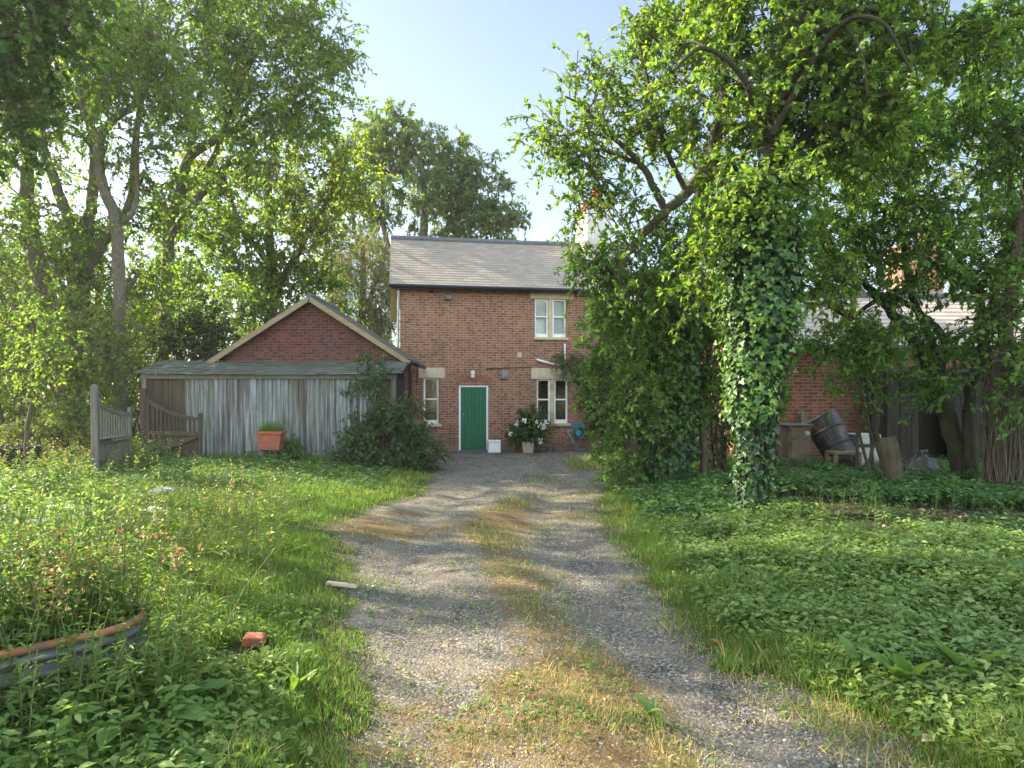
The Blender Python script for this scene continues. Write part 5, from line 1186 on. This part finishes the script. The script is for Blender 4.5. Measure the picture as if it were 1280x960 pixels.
tb2, lf2, hd2 = stalks(rng, b2_, rng.uniform(.2, .5, len(b2_)), .3, None, None, 6, .05, .4, (.05, .05, .05), .024, 34)
o2 = tubes('dried_flowers', tb2, MT['stem']); tag(o2, 'rusty orange dried flower heads low in the raised bed', 'dried flowers', kind='stuff'); leaves('petals', [hd2], MT['drystem'], o2); leaves('foliage', [lf2], MT['weed'], o2)
# blue flower plant at the very left
bp = np.repeat(np.array([[P(8, 800, 3.5)[0], 3.5, bz + BH - .06]]), 7, 0) + rng.normal(size=(7, 3)) * [.06, .06, 0]; tb3, lf3, hd3 = stalks(rng, bp, rng.uniform(.22, .38, 7), .25, None, None, 12, .09, .35, (.025, .025, .02), .022, 10)
o3 = tubes('stems', tb3, MT['stem']); o3.name = 'borage'; tag(o3, 'blue flowered herb at the left edge of the raised bed', 'flower'); leaves('petals', [hd3], MT['petalblue'], o3); leaves('foliage', [lf3], MT['cover'], o3)

# ------------------------------------------------------------------ junk against the outbuilding wall
wb = lambda px, Y: np.array([(px - 640) / FPX * Y, Y, h1((px - 640) / FPX * Y, Y)])
c = wb(996, 13.7); cab = empty('old_cabinet', c, .05, 'peeling brown panelled cabinet under the tilted barrel beside the ivy trunk', 'cabinet')
MB().b2(-.26, .20, -.2, .25, 0, .95).build('cabinet_body', MT['cabinet'], cab, bevel=.012); MB().b2(-.22, .16, -.216, -.201, .08, .66).b2(-.22, .16, -.216, -.201, .70, .92).build('panel', MT['cabinet'], cab, bevel=.008)
MB().lathe([(.05, 0), (.05, .018), (.02, .03)], (.10, -.217, .81), 14, M3=[[1, 0, 0], [0, 0, -1], [0, 1, 0]]).build('handle', MT['appliance'], cab)
MB().b2(-.30, .24, -.24, .28, .951, .985).build('worktop', MT['lead'], cab, bevel=.006)
# tilted barrel: axis from upper left to lower right
a_ = P(1003, 527, 13.9); b_ = P(1050, 563, 13.75)
c = wb(1030, 13.8); bar = empty('barrel', c, 0, 'large dull black barrel lying tilted on a crate against the brick wall', 'barrel')
axv = norm(P(1054, 574, 13.7) - P(1024, 518, 13.95)); s_ = norm(np.cross(axv, [0, 1, 0])); u_v = np.cross(s_, axv); M3 = np.stack([s_, u_v, axv], 1)
prof = [(.02, .02), (.30, .02), (.315, 0), (.33, .02), (.335, .28), (.35, .31), (.335, .34), (.335, .62), (.35, .65), (.335, .68), (.325, .96), (.31, .98), (.295, .96), (.28, .90)]
bm_ = MB().lathe(prof, P(1024, 520, 13.95) - c, 28, M3=M3); V = bm_.V[0]; V += .018 * np.sin(V * 9 + 1.3)[:, [1, 2, 0]]; bm_.build('barrel_body', MT['barrel'], bar, smooth=False)
mb = MB()
for zz in (.31, .65): mb.lathe([(.345, zz - .015), (.358, zz), (.345, zz + .015)], P(1024, 520, 13.95) - c, 28, M3=M3, cap=False)
mb.build('hoop', MT['barrel'], bar)
c = wb(1053, 13.35); cr = empty('wooden_crate', c, .03, 'open wooden crate frame below the barrel mouth', 'crate')
cw = wood_mat('old_crate_wood', (.14, .10, .06), (.26, .19, .12), None, axis=0)
MB().b2(-.25, .28, -.2, .2, .42, .47).build('crate_top', cw, cr, bevel=.004)
for x in (-.22, .24): MB().b2(x - .035, x + .035, -.2, -.14, -.05, .419).b2(x - .035, x + .035, .14, .2, -.05, .419).build('leg', cw, cr, bevel=.004)
MB().b2(-.18, .2, -.19, -.16, .04, .10).b2(-.18, .2, .16, .19, .04, .36).build('rail', cw, cr)
MB().b2(-.20, .22, -.05, .10, -.02, .30).build('crate_contents', MT['soil'], cr, bevel=.02)
# weeds growing up round the junk
X = rng.uniform(5.2, 8.2, 260); Y = rng.uniform(12.7, 14.2, 260); tb, lf, hd = stalks(rng, np.stack([X, Y, height(X, Y)], 1), rng.uniform(.12, .55, 260) * (rng.uniform(size=260) ** .7), .22, None, None, 18, .10, .42)
o = tubes('junk_weeds', tb, MT['stem']); tag(o, 'weeds growing up around the junk by the outbuilding wall', 'weeds', kind='stuff'); leaves('foliage', [lf], MT['cover_dark'], o)
c = wb(1077, 13.9); ap = empty('broken_appliance', c, .04, 'dirty white enamel cabinet with a dark worktop beside the stump', 'appliance')
MB().b2(-.22, .22, -.25, .25, 0, .54).build('cabinet_body', MT['appliance'], ap, bevel=.012); MB().b2(-.30, .26, -.28, .28, .541, .60).build('worktop', MT['black'], ap, bevel=.008); MB().b2(-.22, .24, -.29, .28, .601, .80).build('splash_panel', MT['appliance'], ap, bevel=.012); MB().b2(-.34, -.221, -.25, .25, .601, .78).build('side_panel', MT['black'], ap, bevel=.008)
for x0_, w_, l_, tl, lab in ((6.35, .11, 1.25, .22, 'narrow grey board leaning on the brick wall between the barrel and the white cabinet'), (5.95, .16, .95, -.18, 'short wide grey board leaning on the brick wall behind the old cabinet')):
    o = MB().b2(-w_ / 2, w_ / 2, -.012, .012, 0, l_).build('leaning_board', MT['greywood'], bevel=.003); o.location = (x0_, 14.75, h1(x0_, 14.75)); o.rotation_euler = (-.24, tl * .4, .1); tag(o, lab, 'board')
c = wb(1152, 12.9); bag = empty('rubbish_sack', c, 0, 'crumpled grey sack slumped in the plank store doorway', 'sack')
rng = np.random.default_rng(87); mb = MB(); mb.lathe([(.05, 0), (.26, .04), (.30, .18), (.22, .34), (.10, .42), (.07, .44), (.11, .50)], (0, 0, 0), 22)
V = mb.V[0]; V += rng.normal(size=V.shape) * .022; mb.build('sack', MT['bag'], bag, smooth=False)
# wall plate
o = MB().b2(-.12, .12, -.03, 0, -.05, .05).build('white_bracket', MT['white'], bevel=.01); o.location = (P(1030, 465, 15.3)[0], 15.32, P(1030, 465, 15.3)[2]); tag(o, 'small white plate fixed high on the outbuilding wall', 'bracket')
# black tub at the far left
c = wb(12, 13.6); tb_ = empty('black_tub', c, 0, 'long black tub among weeds at the far left edge', 'tub'); MB().lathe([(.42, 0), (.52, .42), (.56, .43), (.56, .47), (.5, .47), (.47, .40)], (0, 0, 0), 24).build('tub_body', MT['black'], tb_); MB().lathe([(.47, .38), (.01, .39)], (0, 0, 0), 20, cap=False).build('soil', MT['soil'], tb_)

# ------------------------------------------------------------------ small things on the ground
def gp(px, py):
    Y = CAMZ * FPX / (py - HOR); x = (px - 640) / FPX * Y; z = h1(x, Y); Y = (CAMZ - z) * FPX / (py - HOR); x = (px - 640) / FPX * Y; return np.array([x, Y, h1(x, Y)])
c = gp(318, 812); o = MB().b2(-.062, .062, -.05, .05, 0, .062).build('loose_brick', MT['claybrick'], bevel=.007); o.location = c + [0, 0, .035]; o.rotation_euler = (.08, .06, .12); tag(o, 'single orange brick lying in the grass on the left', 'brick')
c = gp(427, 737); o = MB().b2(-.14, .14, -.022, .022, 0, .03).build('timber_offcut', MT['offcut'], bevel=.003); o.location = c + [0, 0, .03]; o.rotation_euler = (0, .04, -.22); tag(o, 'pale strip of cut timber at the left edge of the gravel', 'wood')
for k, (px, py, s, lab) in enumerate([(901, 812, .05, 'curled brown dead leaf on the right wheel track'), (982, 824, .045, 'brown dead leaf at the foot of the right verge'), (1172, 930, .06, 'large tan dead leaf at the bottom right of the gravel'), (915, 833, .05, 'pale dry leaf lying flat on the right wheel track')]):
    c = gp(px, py) + [0, 0, .025]; rng = np.random.default_rng(90 + k); a = rng.uniform(0, 6)
    V, l, t_ = leaf_arrays(np.array([[0, 0, 0.]]), np.array([[math.cos(a), math.sin(a), .25]]), np.array([[.2, 0, 1.]]), np.array([s * 2]), np.array([s * 1.2]), T_OVAL)
    o = raw_mesh('dead_leaf', V, l, np.concatenate([[0], np.cumsum(t_)[:-1]]), t_, MT['offcut'] if k > 1 else MT['claybrick']); o.location = c; tag(o, lab, 'leaf', 'dead leaves on the drive')

# cow parsley in the lawn on the left
labs = ['white flower head on a tall stalk just below the trough side lawn', 'white flower umbel nearest the lone gate post foot', 'flat white umbel leaning over the left grass', 'pair of small white flower heads in mid lawn', 'white umbel at the far left margin']
for k, (px, py, Y, sp) in enumerate([(208, 612, 9.3, .06), (85, 634, 8.2, .10), (58, 650, 7.6, .07), (192, 637, 8.6, .06), (8, 655, 8.0, .08)]):
    top = P(px, py, Y); g = np.array([top[0] + .06, Y, h1(top[0], Y)]); rng = np.random.default_rng(95 + k)
    root = empty('cow_parsley', g, 0, labs[k], 'flower', 'white umbel flowers in the left lawn')
    tb = [(smooth_path([g, (g + top) / 2 + [.03, 0, 0], top - [0, 0, .06]], 3), np.full(4 if False else len(smooth_path([g, (g + top) / 2, top], 3)), .005), 4)]
    ends = []
    for j in range(11):
        e = top + np.array([rng.normal() * sp, rng.normal() * sp, rng.normal() * .012]); ends.append(e); tb.append((np.stack([top - [0, 0, .07], (top + e) / 2 - [0, 0, .025], e]), np.full(3, .002), 3))
    tubes('stem', tb, MT['stem'], root, g); E = np.repeat(np.array(ends), 26, 0); E = E + rng.normal(size=E.shape) * [.022, .022, .008]
    leaves('flower_head', [(E, rnd_dir(rng, len(E)) * [1, 1, .2], np.tile([0, -.2, 1.], (len(E), 1)), np.full(len(E), .024), np.full(len(E), .022), T_LEAF)], MT['petal'], root, g)

# ------------------------------------------------------------------ ground plants
rng = np.random.default_rng(100)
def sample(n, ymin, ymax, p=1.25, xlim=.86):
    """points thinning with distance"""
    u = rng.uniform(0, 1, n); a = 1 - p; Y = (ymin ** a + u * (ymax ** a - ymin ** a)) ** (1 / a)
    X = rng.uniform(-1, 1, n) * (xlim * Y + .6); return X, Y
def ctr(y): return np.interp(y, DE[:, 0], DE[:, 1:].mean(1))
def lft(y): return np.interp(y, DE[:, 0], DE[:, 1])
def rgt(y): return np.interp(y, DE[:, 0], DE[:, 2])
BRK = gp(318, 812)
def blocked(x, y):
    """inside a building, bed or trough"""
    b = ((y > 16.55) & (x > -9.1) & (x < -2.7)) | ((x - HX) * -sA + (y - HY) * cA > -.15) & (x > -4.5) & (x < 4.6)
    r = np.stack([x - bcen[0], y - bcen[1]], -1); b |= (np.abs(r @ d1) < BL / 2 + .02) & (np.abs(r @ d2) < BW / 2 + .02)
    b |= np.hypot(x - BRK[0], y - BRK[1] + .12) < .24
    return b | ((y > 14.9) & (x > 5.3))
X, Y = sample(900000, 2.4, 24); d = drive(X, Y); c_ = ctr(Y); side = np.sign(X - c_)
dens = np.zeros(len(X))
lawn = (d < .02) & (side < 0)
dens[lawn] = (.30 + .6 * fbm(X, Y, 1.2, 51) * sstep(0, .5, -d) + .15)[lawn]
edge = (d < .1) & (side > 0); er = X - rgt(Y)
dens[edge] = np.where(er < .45, .8, np.where(er < .9, .3, .03))[edge] * sstep(-.15, .15, -d)[edge]
inside = d > -.05
strip = np.exp(-((X - c_ - .52 + .04 * (Y - 4)) / .34) ** 2) * (.35 + .65 * sstep(.4, .6, fbm(X, Y, 1.1, 66))) * sstep(2.9, 4.0, Y) * sstep(8.5, 6.0, Y) + .8 * np.exp(-((X - c_ - .15) / .9) ** 2) * sstep(9.6, 11.0, Y) * sstep(16, 13.5, Y) + .5 * np.exp(-((X - c_) / .35) ** 2) * sstep(6, 8, Y) * sstep(11, 9, Y)
pn = fbm(X, Y, .55, 61); din = strip * sstep(.36, .55, pn) * .55 + .16 * sstep(.45, .62, fbm(X, Y, .45, 62)) + .22 * sstep(5.2, 3.6, Y) * sstep(.9, .5, X) * sstep(.5, .62, fbm(X, Y, .5, 63)) + .45 * sstep(.35, .0, d) * sstep(.42, .6, pn)
hp_ = (X > 1.3) & (X < 3.5) & (Y > 15.2) & (Y < 17.8); din = np.where(hp_, .8, din)
din = din * (1 - .93 * np.exp(-((X - rgt(Y) + .50) / .42) ** 2) * sstep(9, 7, Y))
dens = np.where(inside, np.maximum(dens * (d < .05), din), dens)
keep = (rng.uniform(0, 1, len(X)) < dens) & ~blocked(X, Y); X, Y, d, side, er = X[keep], Y[keep], d[keep], side[keep], er[keep]
n = len(X); Z = height(X, Y) - .01
ins = d > .0
hmap = np.where(ins, .045 + .05 * vnoise(X, Y, .4, 71), np.where(side < 0, .045 + .09 * fbm(X, Y, .9, 72) + .07 * sstep(6, 4, Y) * vnoise(X, Y, .5, 73) ** 2, .045 + .06 * sstep(0, .4, er) * sstep(1.3, .6, er) + .12 * vnoise(X, Y, .6, 77) ** 2))
hmap = np.where(hp_[keep], .20, hmap)
hmap *= np.where(side < 0, .55 + .45 * sstep(.0, .5, -d), 1)
L = hmap * rng.uniform(.5, 1.35, n); wd = np.where(d > 0, .75, 1) * (.0036 + .0007 * Y) * rng.uniform(.7, 1.3, n)
lean = np.where(ins, .6, .38)
ax = norm(np.array([0, 0, 1.]) + rng.normal(size=(n, 3)) * lean[:, None]); ax[:, 2] = np.abs(ax[:, 2]); nr = norm(rng.normal(size=(n, 3)))
pos = np.stack([X, Y, Z], 1)
dryp = np.where(ins, .38 + .3 * sstep(5.5, 3.5, Y), .03 + .12 * sstep(.35, 0, -d) + .10 * (fbm(X, Y, .8, 74) > .55)); dry = rng.uniform(0, 1, n) < dryp
tall = L > .16
def gb(m, t): return (pos[m], ax[m], nr[m], L[m], wd[m], t)
tag(leaves('grass', [gb(~dry & ~tall, T_BLADE), gb(~dry & tall, T_BLADE2)], MT['grass']), kind='stuff')
tag(leaves('dry_grass', [gb(dry & ~tall, T_BLADE), gb(dry & tall, T_BLADE2)], MT['grass_dry']), kind='stuff')
print('grass blades', n)

def compound(name, X, Y, hgt, size, mat, nleaf=5, ratio=.6, tilt=.25, tmpl=T_OVAL, stems=True):
    """little plants: a stalk carrying a whorl of leaflets"""
    n = len(X); Z = height(X, Y); T = np.repeat(np.arange(n), nleaf); m = len(T)
    cx = X + rng.normal(size=n) * .03; cy_ = Y + rng.normal(size=n) * .03
    a0 = rng.uniform(0, 6.28, n); ang = a0[T] + np.tile(np.arange(nleaf), n) * 6.28 / nleaf + rng.normal(size=m) * .3
    tl = rng.normal(size=(n, 2)) * tilt
    o = np.stack([np.cos(ang), np.sin(ang), rng.normal(size=m) * .18 - .12], 1)
    base = np.stack([cx, cy_, Z + hgt], 1)[T] + o * (.12 * size)[T][:, None]; base[:, 2] += rng.normal(size=m) * .02 * (1 + hgt[T] * 2)
    base[:, 2] -= np.tile(np.arange(nleaf) // 3, n) * .05 * rng.uniform(.3, 1, m)
    nrm = norm(np.stack([tl[T, 0], tl[T, 1], np.ones(m)], 1) + rng.normal(size=(m, 3)) * .22); L = size[T] * rng.uniform(.65, 1.2, m)
    bt = [(base, o, nrm, L, L * ratio, tmpl)]
    if stems: bt.append((np.stack([X, Y, Z - .01], 1), np.stack([cx - X, cy_ - Y, hgt], 1), rnd_dir(rng, n), hgt * 1.02, .004 + .0006 * Y, T_BLADE))
    return leaves(name, bt, mat)
# ground elder on the right bank
X, Y = sample(110000, 2.6, 15.5, 1.15, .9); er = X - rgt(Y); tr_d = np.hypot(X - tA[0], Y - tA[1]); tr_b = np.hypot(X - tB[0], Y - tB[1])
dn = sstep(.12, .55, er + (fbm(X, Y, .8, 81) - .5) * .6) * (.25 + .75 * sstep(.34, .52, fbm(X, Y, 1.0, 82)))
bare = np.exp(-((X - 5.2) / 1.6) ** 2 - ((Y - 7.9) / .8) ** 2) * .95 + np.exp(-((X - 3.4) / .9) ** 2 - ((Y - 8.0) / .7) ** 2) * .6 + np.exp(-((X - 4.0) / .8) ** 2 - ((Y - 9.6) / .8) ** 2) * .8 + np.exp(-(tr_b / .8) ** 2)
dn = np.clip(dn - bare * (.5 + .5 * fbm(X, Y, .5, 83)), .0, 1); keep = (rng.uniform(0, 1, len(X)) < dn) & ~blocked(X, Y) & (tr_d > .2); X, Y = X[keep], Y[keep]
hh = (.05 + .28 * fbm(X, Y, .7, 84) ** 1.3) * (.6 + .4 * sstep(.3, 1.2, X - rgt(Y))) * rng.uniform(.7, 1.15, len(X)); shade = (Y > 8.2 + .6 * fbm(X, Y, 1.0, 86)) | (X > 5.2)
tag(compound('ground_cover', X[~shade], Y[~shade], hh[~shade], rng.uniform(.032, .070, (~shade).sum()) * (1 + .02 * Y[~shade]), MT['cover'], 7, .5, .45, T_LEAF), kind='stuff')
tag(compound('shade_plants', X[shade], Y[shade], hh[shade] * 1.1, rng.uniform(.04, .10, shade.sum()), MT['cover_dark'], 5, .55, .45), kind='stuff')
print('cover', len(X))
X, Y = sample(420, 3.2, 14, .9, .86); keep = (X > rgt(Y) + .6) & ~blocked(X, Y) & (np.hypot(X - tA[0], Y - tA[1]) > .4); X, Y = X[keep], Y[keep]
tb, lf, hd = stalks(rng, np.stack([X, Y, height(X, Y)], 1), rng.uniform(.2, .52, len(X)), .16, None, None, 16, .095, .38)
o = tubes('bank_weeds', tb, MT['stem']); tag(o, 'nettle stalks standing among the ground elder on the right bank', 'weeds', kind='stuff'); leaves('foliage', [lf], MT['cover_dark'], o)
# broad-leaved weeds on the left: in front of the shed, near the post, in the lawn
X, Y = sample(42000, 2.4, 16.5, 1.1, .9); dl = lft(Y) - X
near = sstep(.1, .6, dl) * sstep(5.6, 4.2, Y + (fbm(X, Y, .6, 91) - .5) * 1.5) * .5
far = sstep(10.5, 12.5, Y + (fbm(X, Y, 1.2, 92) - .5) * 2.5) * sstep(.6, 1.3, dl)
farl = sstep(4.2, 6.2, -X + (fbm(X, Y, 1.2, 93) - .5) * 2) * sstep(5, 7, Y) * .8
mid = sstep(.3, .8, dl) * sstep(.55, .66, fbm(X, Y, .9, 94)) * .6
dn = np.maximum.reduce([near, far, farl, mid]); keep = (rng.uniform(0, 1, len(X)) < dn) & ~blocked(X, Y) & (dl > .05); X, Y = X[keep], Y[keep]
hh = np.where(Y < 6, .05 + .12 * fbm(X, Y, .5, 95), .05 + .16 * fbm(X, Y, 1.0, 96)) * rng.uniform(.6, 1.2, len(X)); dk = (Y > 11) & (rng.uniform(0, 1, len(X)) < .6)
tag(compound('weeds', X[~dk], Y[~dk], hh[~dk], rng.uniform(.025, .07, (~dk).sum()) * (1 + .02 * Y[~dk]), MT['weed'], 6, .45), kind='stuff')
tag(compound('nettles', X[dk], Y[dk], hh[dk], rng.uniform(.06, .11, dk.sum()), MT['cover_dark'], 5, .55), kind='stuff')
X, Y = sample(9000, 2.6, 18, 1.3, .5); d = drive(X, Y); keep = (d > -.1) & (rng.uniform(0, 1, len(X)) < .5 * sstep(.46, .6, fbm(X, Y, .6, 98)) + .03 + .5 * sstep(.3, -.05, d)) & (np.abs(X - rgt(Y) + .5) > .3); X, Y = X[keep], Y[keep]
tag(compound('drive_weeds', X, Y, rng.uniform(.012, .06, len(X)), rng.uniform(.015, .045, len(X)) * (1 + .02 * Y), MT['weed'], 6, .4, .4, T_LEAF), kind='stuff')
# tall rank plants under the left trees
X = rng.uniform(-13, -6.0, 520); Y = rng.uniform(8, 16, 520); keep = (np.abs(X / Y) < .86) & (X < -6.2 + (Y - 8) * -.18) & ~blocked(X, Y); X, Y = X[keep], Y[keep]
tb, lf, hd = stalks(rng, np.stack([X, Y, height(X, Y)], 1), rng.uniform(.25, .7, len(X)), .2, None, None, 22, .13, .32, (.04, .04, .06), .03, 8)
o = tubes('tall_weeds', tb, MT['stem']); tag(o, 'tall rank weeds under the trees at the left', 'weeds', kind='stuff'); leaves('foliage', [lf], MT['weed'], o); leaves('seed_heads', [hd], MT['grass_dry'], o)
# seeding grass stalks around the bed and lawn
X = rng.uniform(-4.6, -1.5, 420); Y = rng.uniform(3.6, 8.5, 420); keep = ~blocked(X, Y) & (X < -1.7 - .18 * (Y - 3.6)); X, Y = X[keep], Y[keep]
tb, lf, hd = stalks(rng, np.stack([X, Y, height(X, Y)], 1), rng.uniform(.35, .85, len(X)), .2, None, None, 8, .16, .07, (.008, .008, .05), .02, 8)
o = tubes('seeding_grass', tb, MT['stem']); tag(o, 'tall seeding grass behind the raised bed', 'grass', kind='stuff'); leaves('blades', [lf], MT['weed'], o); leaves('seed_heads', [hd], MT['grass_dry'], o)

# individual leafy plants
def leafy_plant(name, label, px, py, n, size, mat, seed, group, ratio=.36, up=.6, hgt=0.0, Y=None):
    c = gp(px, py) if Y is None else np.array([(px - 640) / FPX * Y, Y, h1((px - 640) / FPX * Y, Y)]); rg = np.random.default_rng(seed); a = rg.uniform(0, 6.28, n)
    e = np.stack([np.cos(a), np.sin(a), rg.uniform(.1, 1.2, n) * up * 2], 1); p = np.tile(c, (n, 1)) + rg.normal(size=(n, 3)) * [.02, .02, 0]
    st = norm(e + [0, 0, .5]) * size * (.35 + hgt); L = size * rg.uniform(.6, 1.15, n)
    root = empty(name, c, 0, label, 'plant', group)
    tubes('leaf_stalks', [(np.stack([p[i], p[i] + st[i] * .6, p[i] + st[i]]), np.array([.006, .005, .004]), 5) for i in range(n)], MT['stem'], root, c)
    leaves('foliage', [(p + st, e, norm(np.array([0, 0, 1.]) - e * .4 + rg.normal(size=(n, 3)) * .15), L, L * ratio, T_BIG)], mat, root, c); return root
bv = []; bf = []
ws = [.0, .30, .46, .50, .44, .30, .0]
for i, w_ in enumerate(ws):
    t_ = i / 6; z = -.35 * t_ ** 2 + .02
    bv += [[-w_, t_, z + .10 * w_], [0, t_, z - .015], [w_, t_, z + .10 * w_]]
for i in range(6): a = i * 3; bf += [[a, a + 1, a + 4, a + 3], [a + 1, a + 2, a + 5, a + 4]]
T_BIG = (np.array(bv), bf)
g1 = 'broad leaved docks at the front'
leafy_plant('dock_plant', 'broad leaved dock with two large pale leaves beside the raised bed', 172, 925, 9, .23, MT['dock'], 111, g1, .5, .35, .55)
leafy_plant('dock_plant', 'broad leaved dock in the bottom left corner below the metal bed', 15, 948, 9, .22, MT['dock'], 112, g1, .5, .5)
leafy_plant('dock_plant', 'clump of low docks at the bottom edge left of the bed corner', 95, 965, 12, .15, MT['cover'], 113, g1, .55, .7)
leafy_plant('dock_plant', 'upright dock at the lower right edge of the verge', 1130, 868, 16, .24, MT['dock'], 114, g1, .34, 1.2)
leafy_plant('dock_plant', 'upright dock at the right picture edge', 1215, 868, 15, .25, MT['dock'], 115, g1, .34, 1.2)
leafy_plant('dock_plant', 'small dock beside the gravel below the ground elder', 1085, 850, 12, .20, MT['dock'], 116, g1, .34, 1.1)
leafy_plant('dock_plant', 'dock rosette growing on the gravel centre strip', 812, 905, 9, .13, MT['weed'], 117, g1, .3, .7)
leafy_plant('dock_plant', 'upright weed on the grass between the loose brick and the gravel', 372, 873, 12, .15, MT['weed'], 118, g1, .26, 1.3)
leafy_plant('dock_plant', 'dark burdock under the elder at the right edge', 1255, 735, 14, .26, MT['cover_dark'], 119, g1, .7, .5)
leafy_plant('dock_plant', 'dark burdock left of the vine matted trunk', 1195, 680, 12, .24, MT['cover_dark'], 120, g1, .7, .5)
leafy_plant('conifer_seedling', 'dark upright plant growing between the cabinet and the crate', 1021, 590, 40, .22, MT['lf_shrub'], 121, None, .3, 1.6, Y=13.0)
# leafy mass under the bed side
X = rng.uniform(-2.9, -1.35, 520); Y = rng.uniform(2.35, 3.75, 520); q = np.stack([X, Y], 1) - bc; dd_ = q @ d2
keep = (dd_ < .02) & (dd_ > -.75) & (X < -.47 * Y) & ~blocked(X, Y); X, Y = X[keep], Y[keep]
tag(compound('bed_side_weeds', X, Y, rng.uniform(.06, .32, len(X)), rng.uniform(.03, .10, len(X)), MT['weed'], 7, .36, .4), kind='stuff')
# upright leafy stalks against the bed
X = rng.uniform(-2.75, -1.35, 480); Y = rng.uniform(2.5, 3.95, 480); q = (np.stack([X, Y], 1) - bc) @ d2; keep = (q < .02) & (q > -.42) & (X < -.46 * Y); X, Y = X[keep], Y[keep]
tb, lf, hd = stalks(rng, np.stack([X, Y, height(X, Y)], 1), rng.uniform(.25, .68, len(X)), .14, None, None, 34, .08, .26)
o = tubes('bedside_stalks', tb, MT['stem']); tag(o, 'upright narrow leaved stalks against the metal side of the raised bed', 'weeds', kind='stuff'); leaves('foliage', [lf], MT['weed'], o)

# gravel stones, twigs and crumbs on the drive
X, Y = sample(80000, 2.6, 20, 1.6, .55); d = drive(X, Y); keep = (d > -.05) & (rng.uniform(0, 1, len(X)) < .25 + .75 * sstep(.35, .6, fbm(X, Y, .6, 101))); X, Y = X[keep], Y[keep]; n = len(X)
sz = rng.uniform(.004, .012, n) * (1 + .05 * Y) * np.where(rng.uniform(0, 1, n) < .03, 1.8, 1)
pm, pnt, pb = M('loose_stones'); gg = nd(pnt, 'NewGeometry'); pnt.links.new(ramp(pnt, gg.outputs['Random Per Island'], [(0, (.07, .068, .066)), (.5, (.16, .152, .142)), (.9, (.24, .225, .20)), (1, (.42, .40, .36))]), pb.inputs['Base Color']); pb.inputs['Roughness'].default_value = .85
a = rng.uniform(0, 6.28, n); ax = np.stack([np.cos(a), np.sin(a), rng.normal(size=n) * .2], 1)
tag(leaves('gravel', [(np.stack([X, Y, height(X, Y) + .003], 1), ax, norm(np.array([0, 0, 1.]) + rng.normal(size=(n, 3)) * .25), sz, sz * rng.uniform(.6, 1.2, n), T_SHARD)], pm), kind='stuff')
X, Y = sample(9000, 2.6, 20, 1.2, .55); d = drive(X, Y); keep = (d > -.3) & (fbm(X, Y, .5, 105) > rng.uniform(.3, .62, len(X))); X, Y = X[keep], Y[keep]; n = len(X); a = rng.uniform(0, 6.28, n)
tag(leaves('leaf_litter', [(np.stack([X, Y, height(X, Y) + .012], 1), np.stack([np.cos(a), np.sin(a), rng.normal(size=n) * .15], 1), norm(np.array([0, 0, 1.]) + rng.normal(size=(n, 3)) * .4), rng.uniform(.015, .06, n), rng.uniform(.003, .014, n), T_LEAF)], MT['grass_dry']), kind='stuff')
X = rng.uniform(2.0, 9, 5200); Y = rng.uniform(7, 14.5, 5200); keep = ~blocked(X, Y) & (X > rgt(Y) + .2); X, Y = X[keep], Y[keep]; n = len(X); a = rng.uniform(0, 6.28, n)
lm_, lnt, lb = M('dead_leaf_brown'); gg = nd(lnt, 'NewGeometry'); lnt.links.new(ramp(lnt, gg.outputs['Random Per Island'], [(0, (.05, .032, .02)), (.6, (.12, .075, .045)), (1, (.24, .17, .10))]), lb.inputs['Base Color'])
tag(leaves('dead_leaves', [(np.stack([X, Y, height(X, Y) + .015], 1), np.stack([np.cos(a), np.sin(a), rng.normal(size=n) * .3], 1), norm(np.array([0, 0, 1.]) + rng.normal(size=(n, 3)) * .5), rng.uniform(.04, .09, n), rng.uniform(.02, .05, n), T_OVAL)], lm_), kind='stuff')

# ------------------------------------------------------------------ summer haze in the air
GB = [GX[0] - 2, GX[-1] + 2, GY[0] - 2, GY[-1] + 2]
air = bpy.data.materials.new('air'); air.use_nodes = True; air.node_tree.nodes.clear()
ho = air.node_tree.nodes.new('ShaderNodeOutputMaterial'); hv = air.node_tree.nodes.new('ShaderNodeVolumePrincipled')
hv.inputs['Color'].default_value = (.95, .95, .92, 1); hv.inputs['Density'].default_value = .0006; hv.inputs['Anisotropy'].default_value = .5
air.node_tree.links.new(hv.outputs[0], ho.inputs['Volume'])
hz = MB().b2(*GB, -1.2, 23).build('haze', air, uv=False); hz['kind'] = 'stuff'
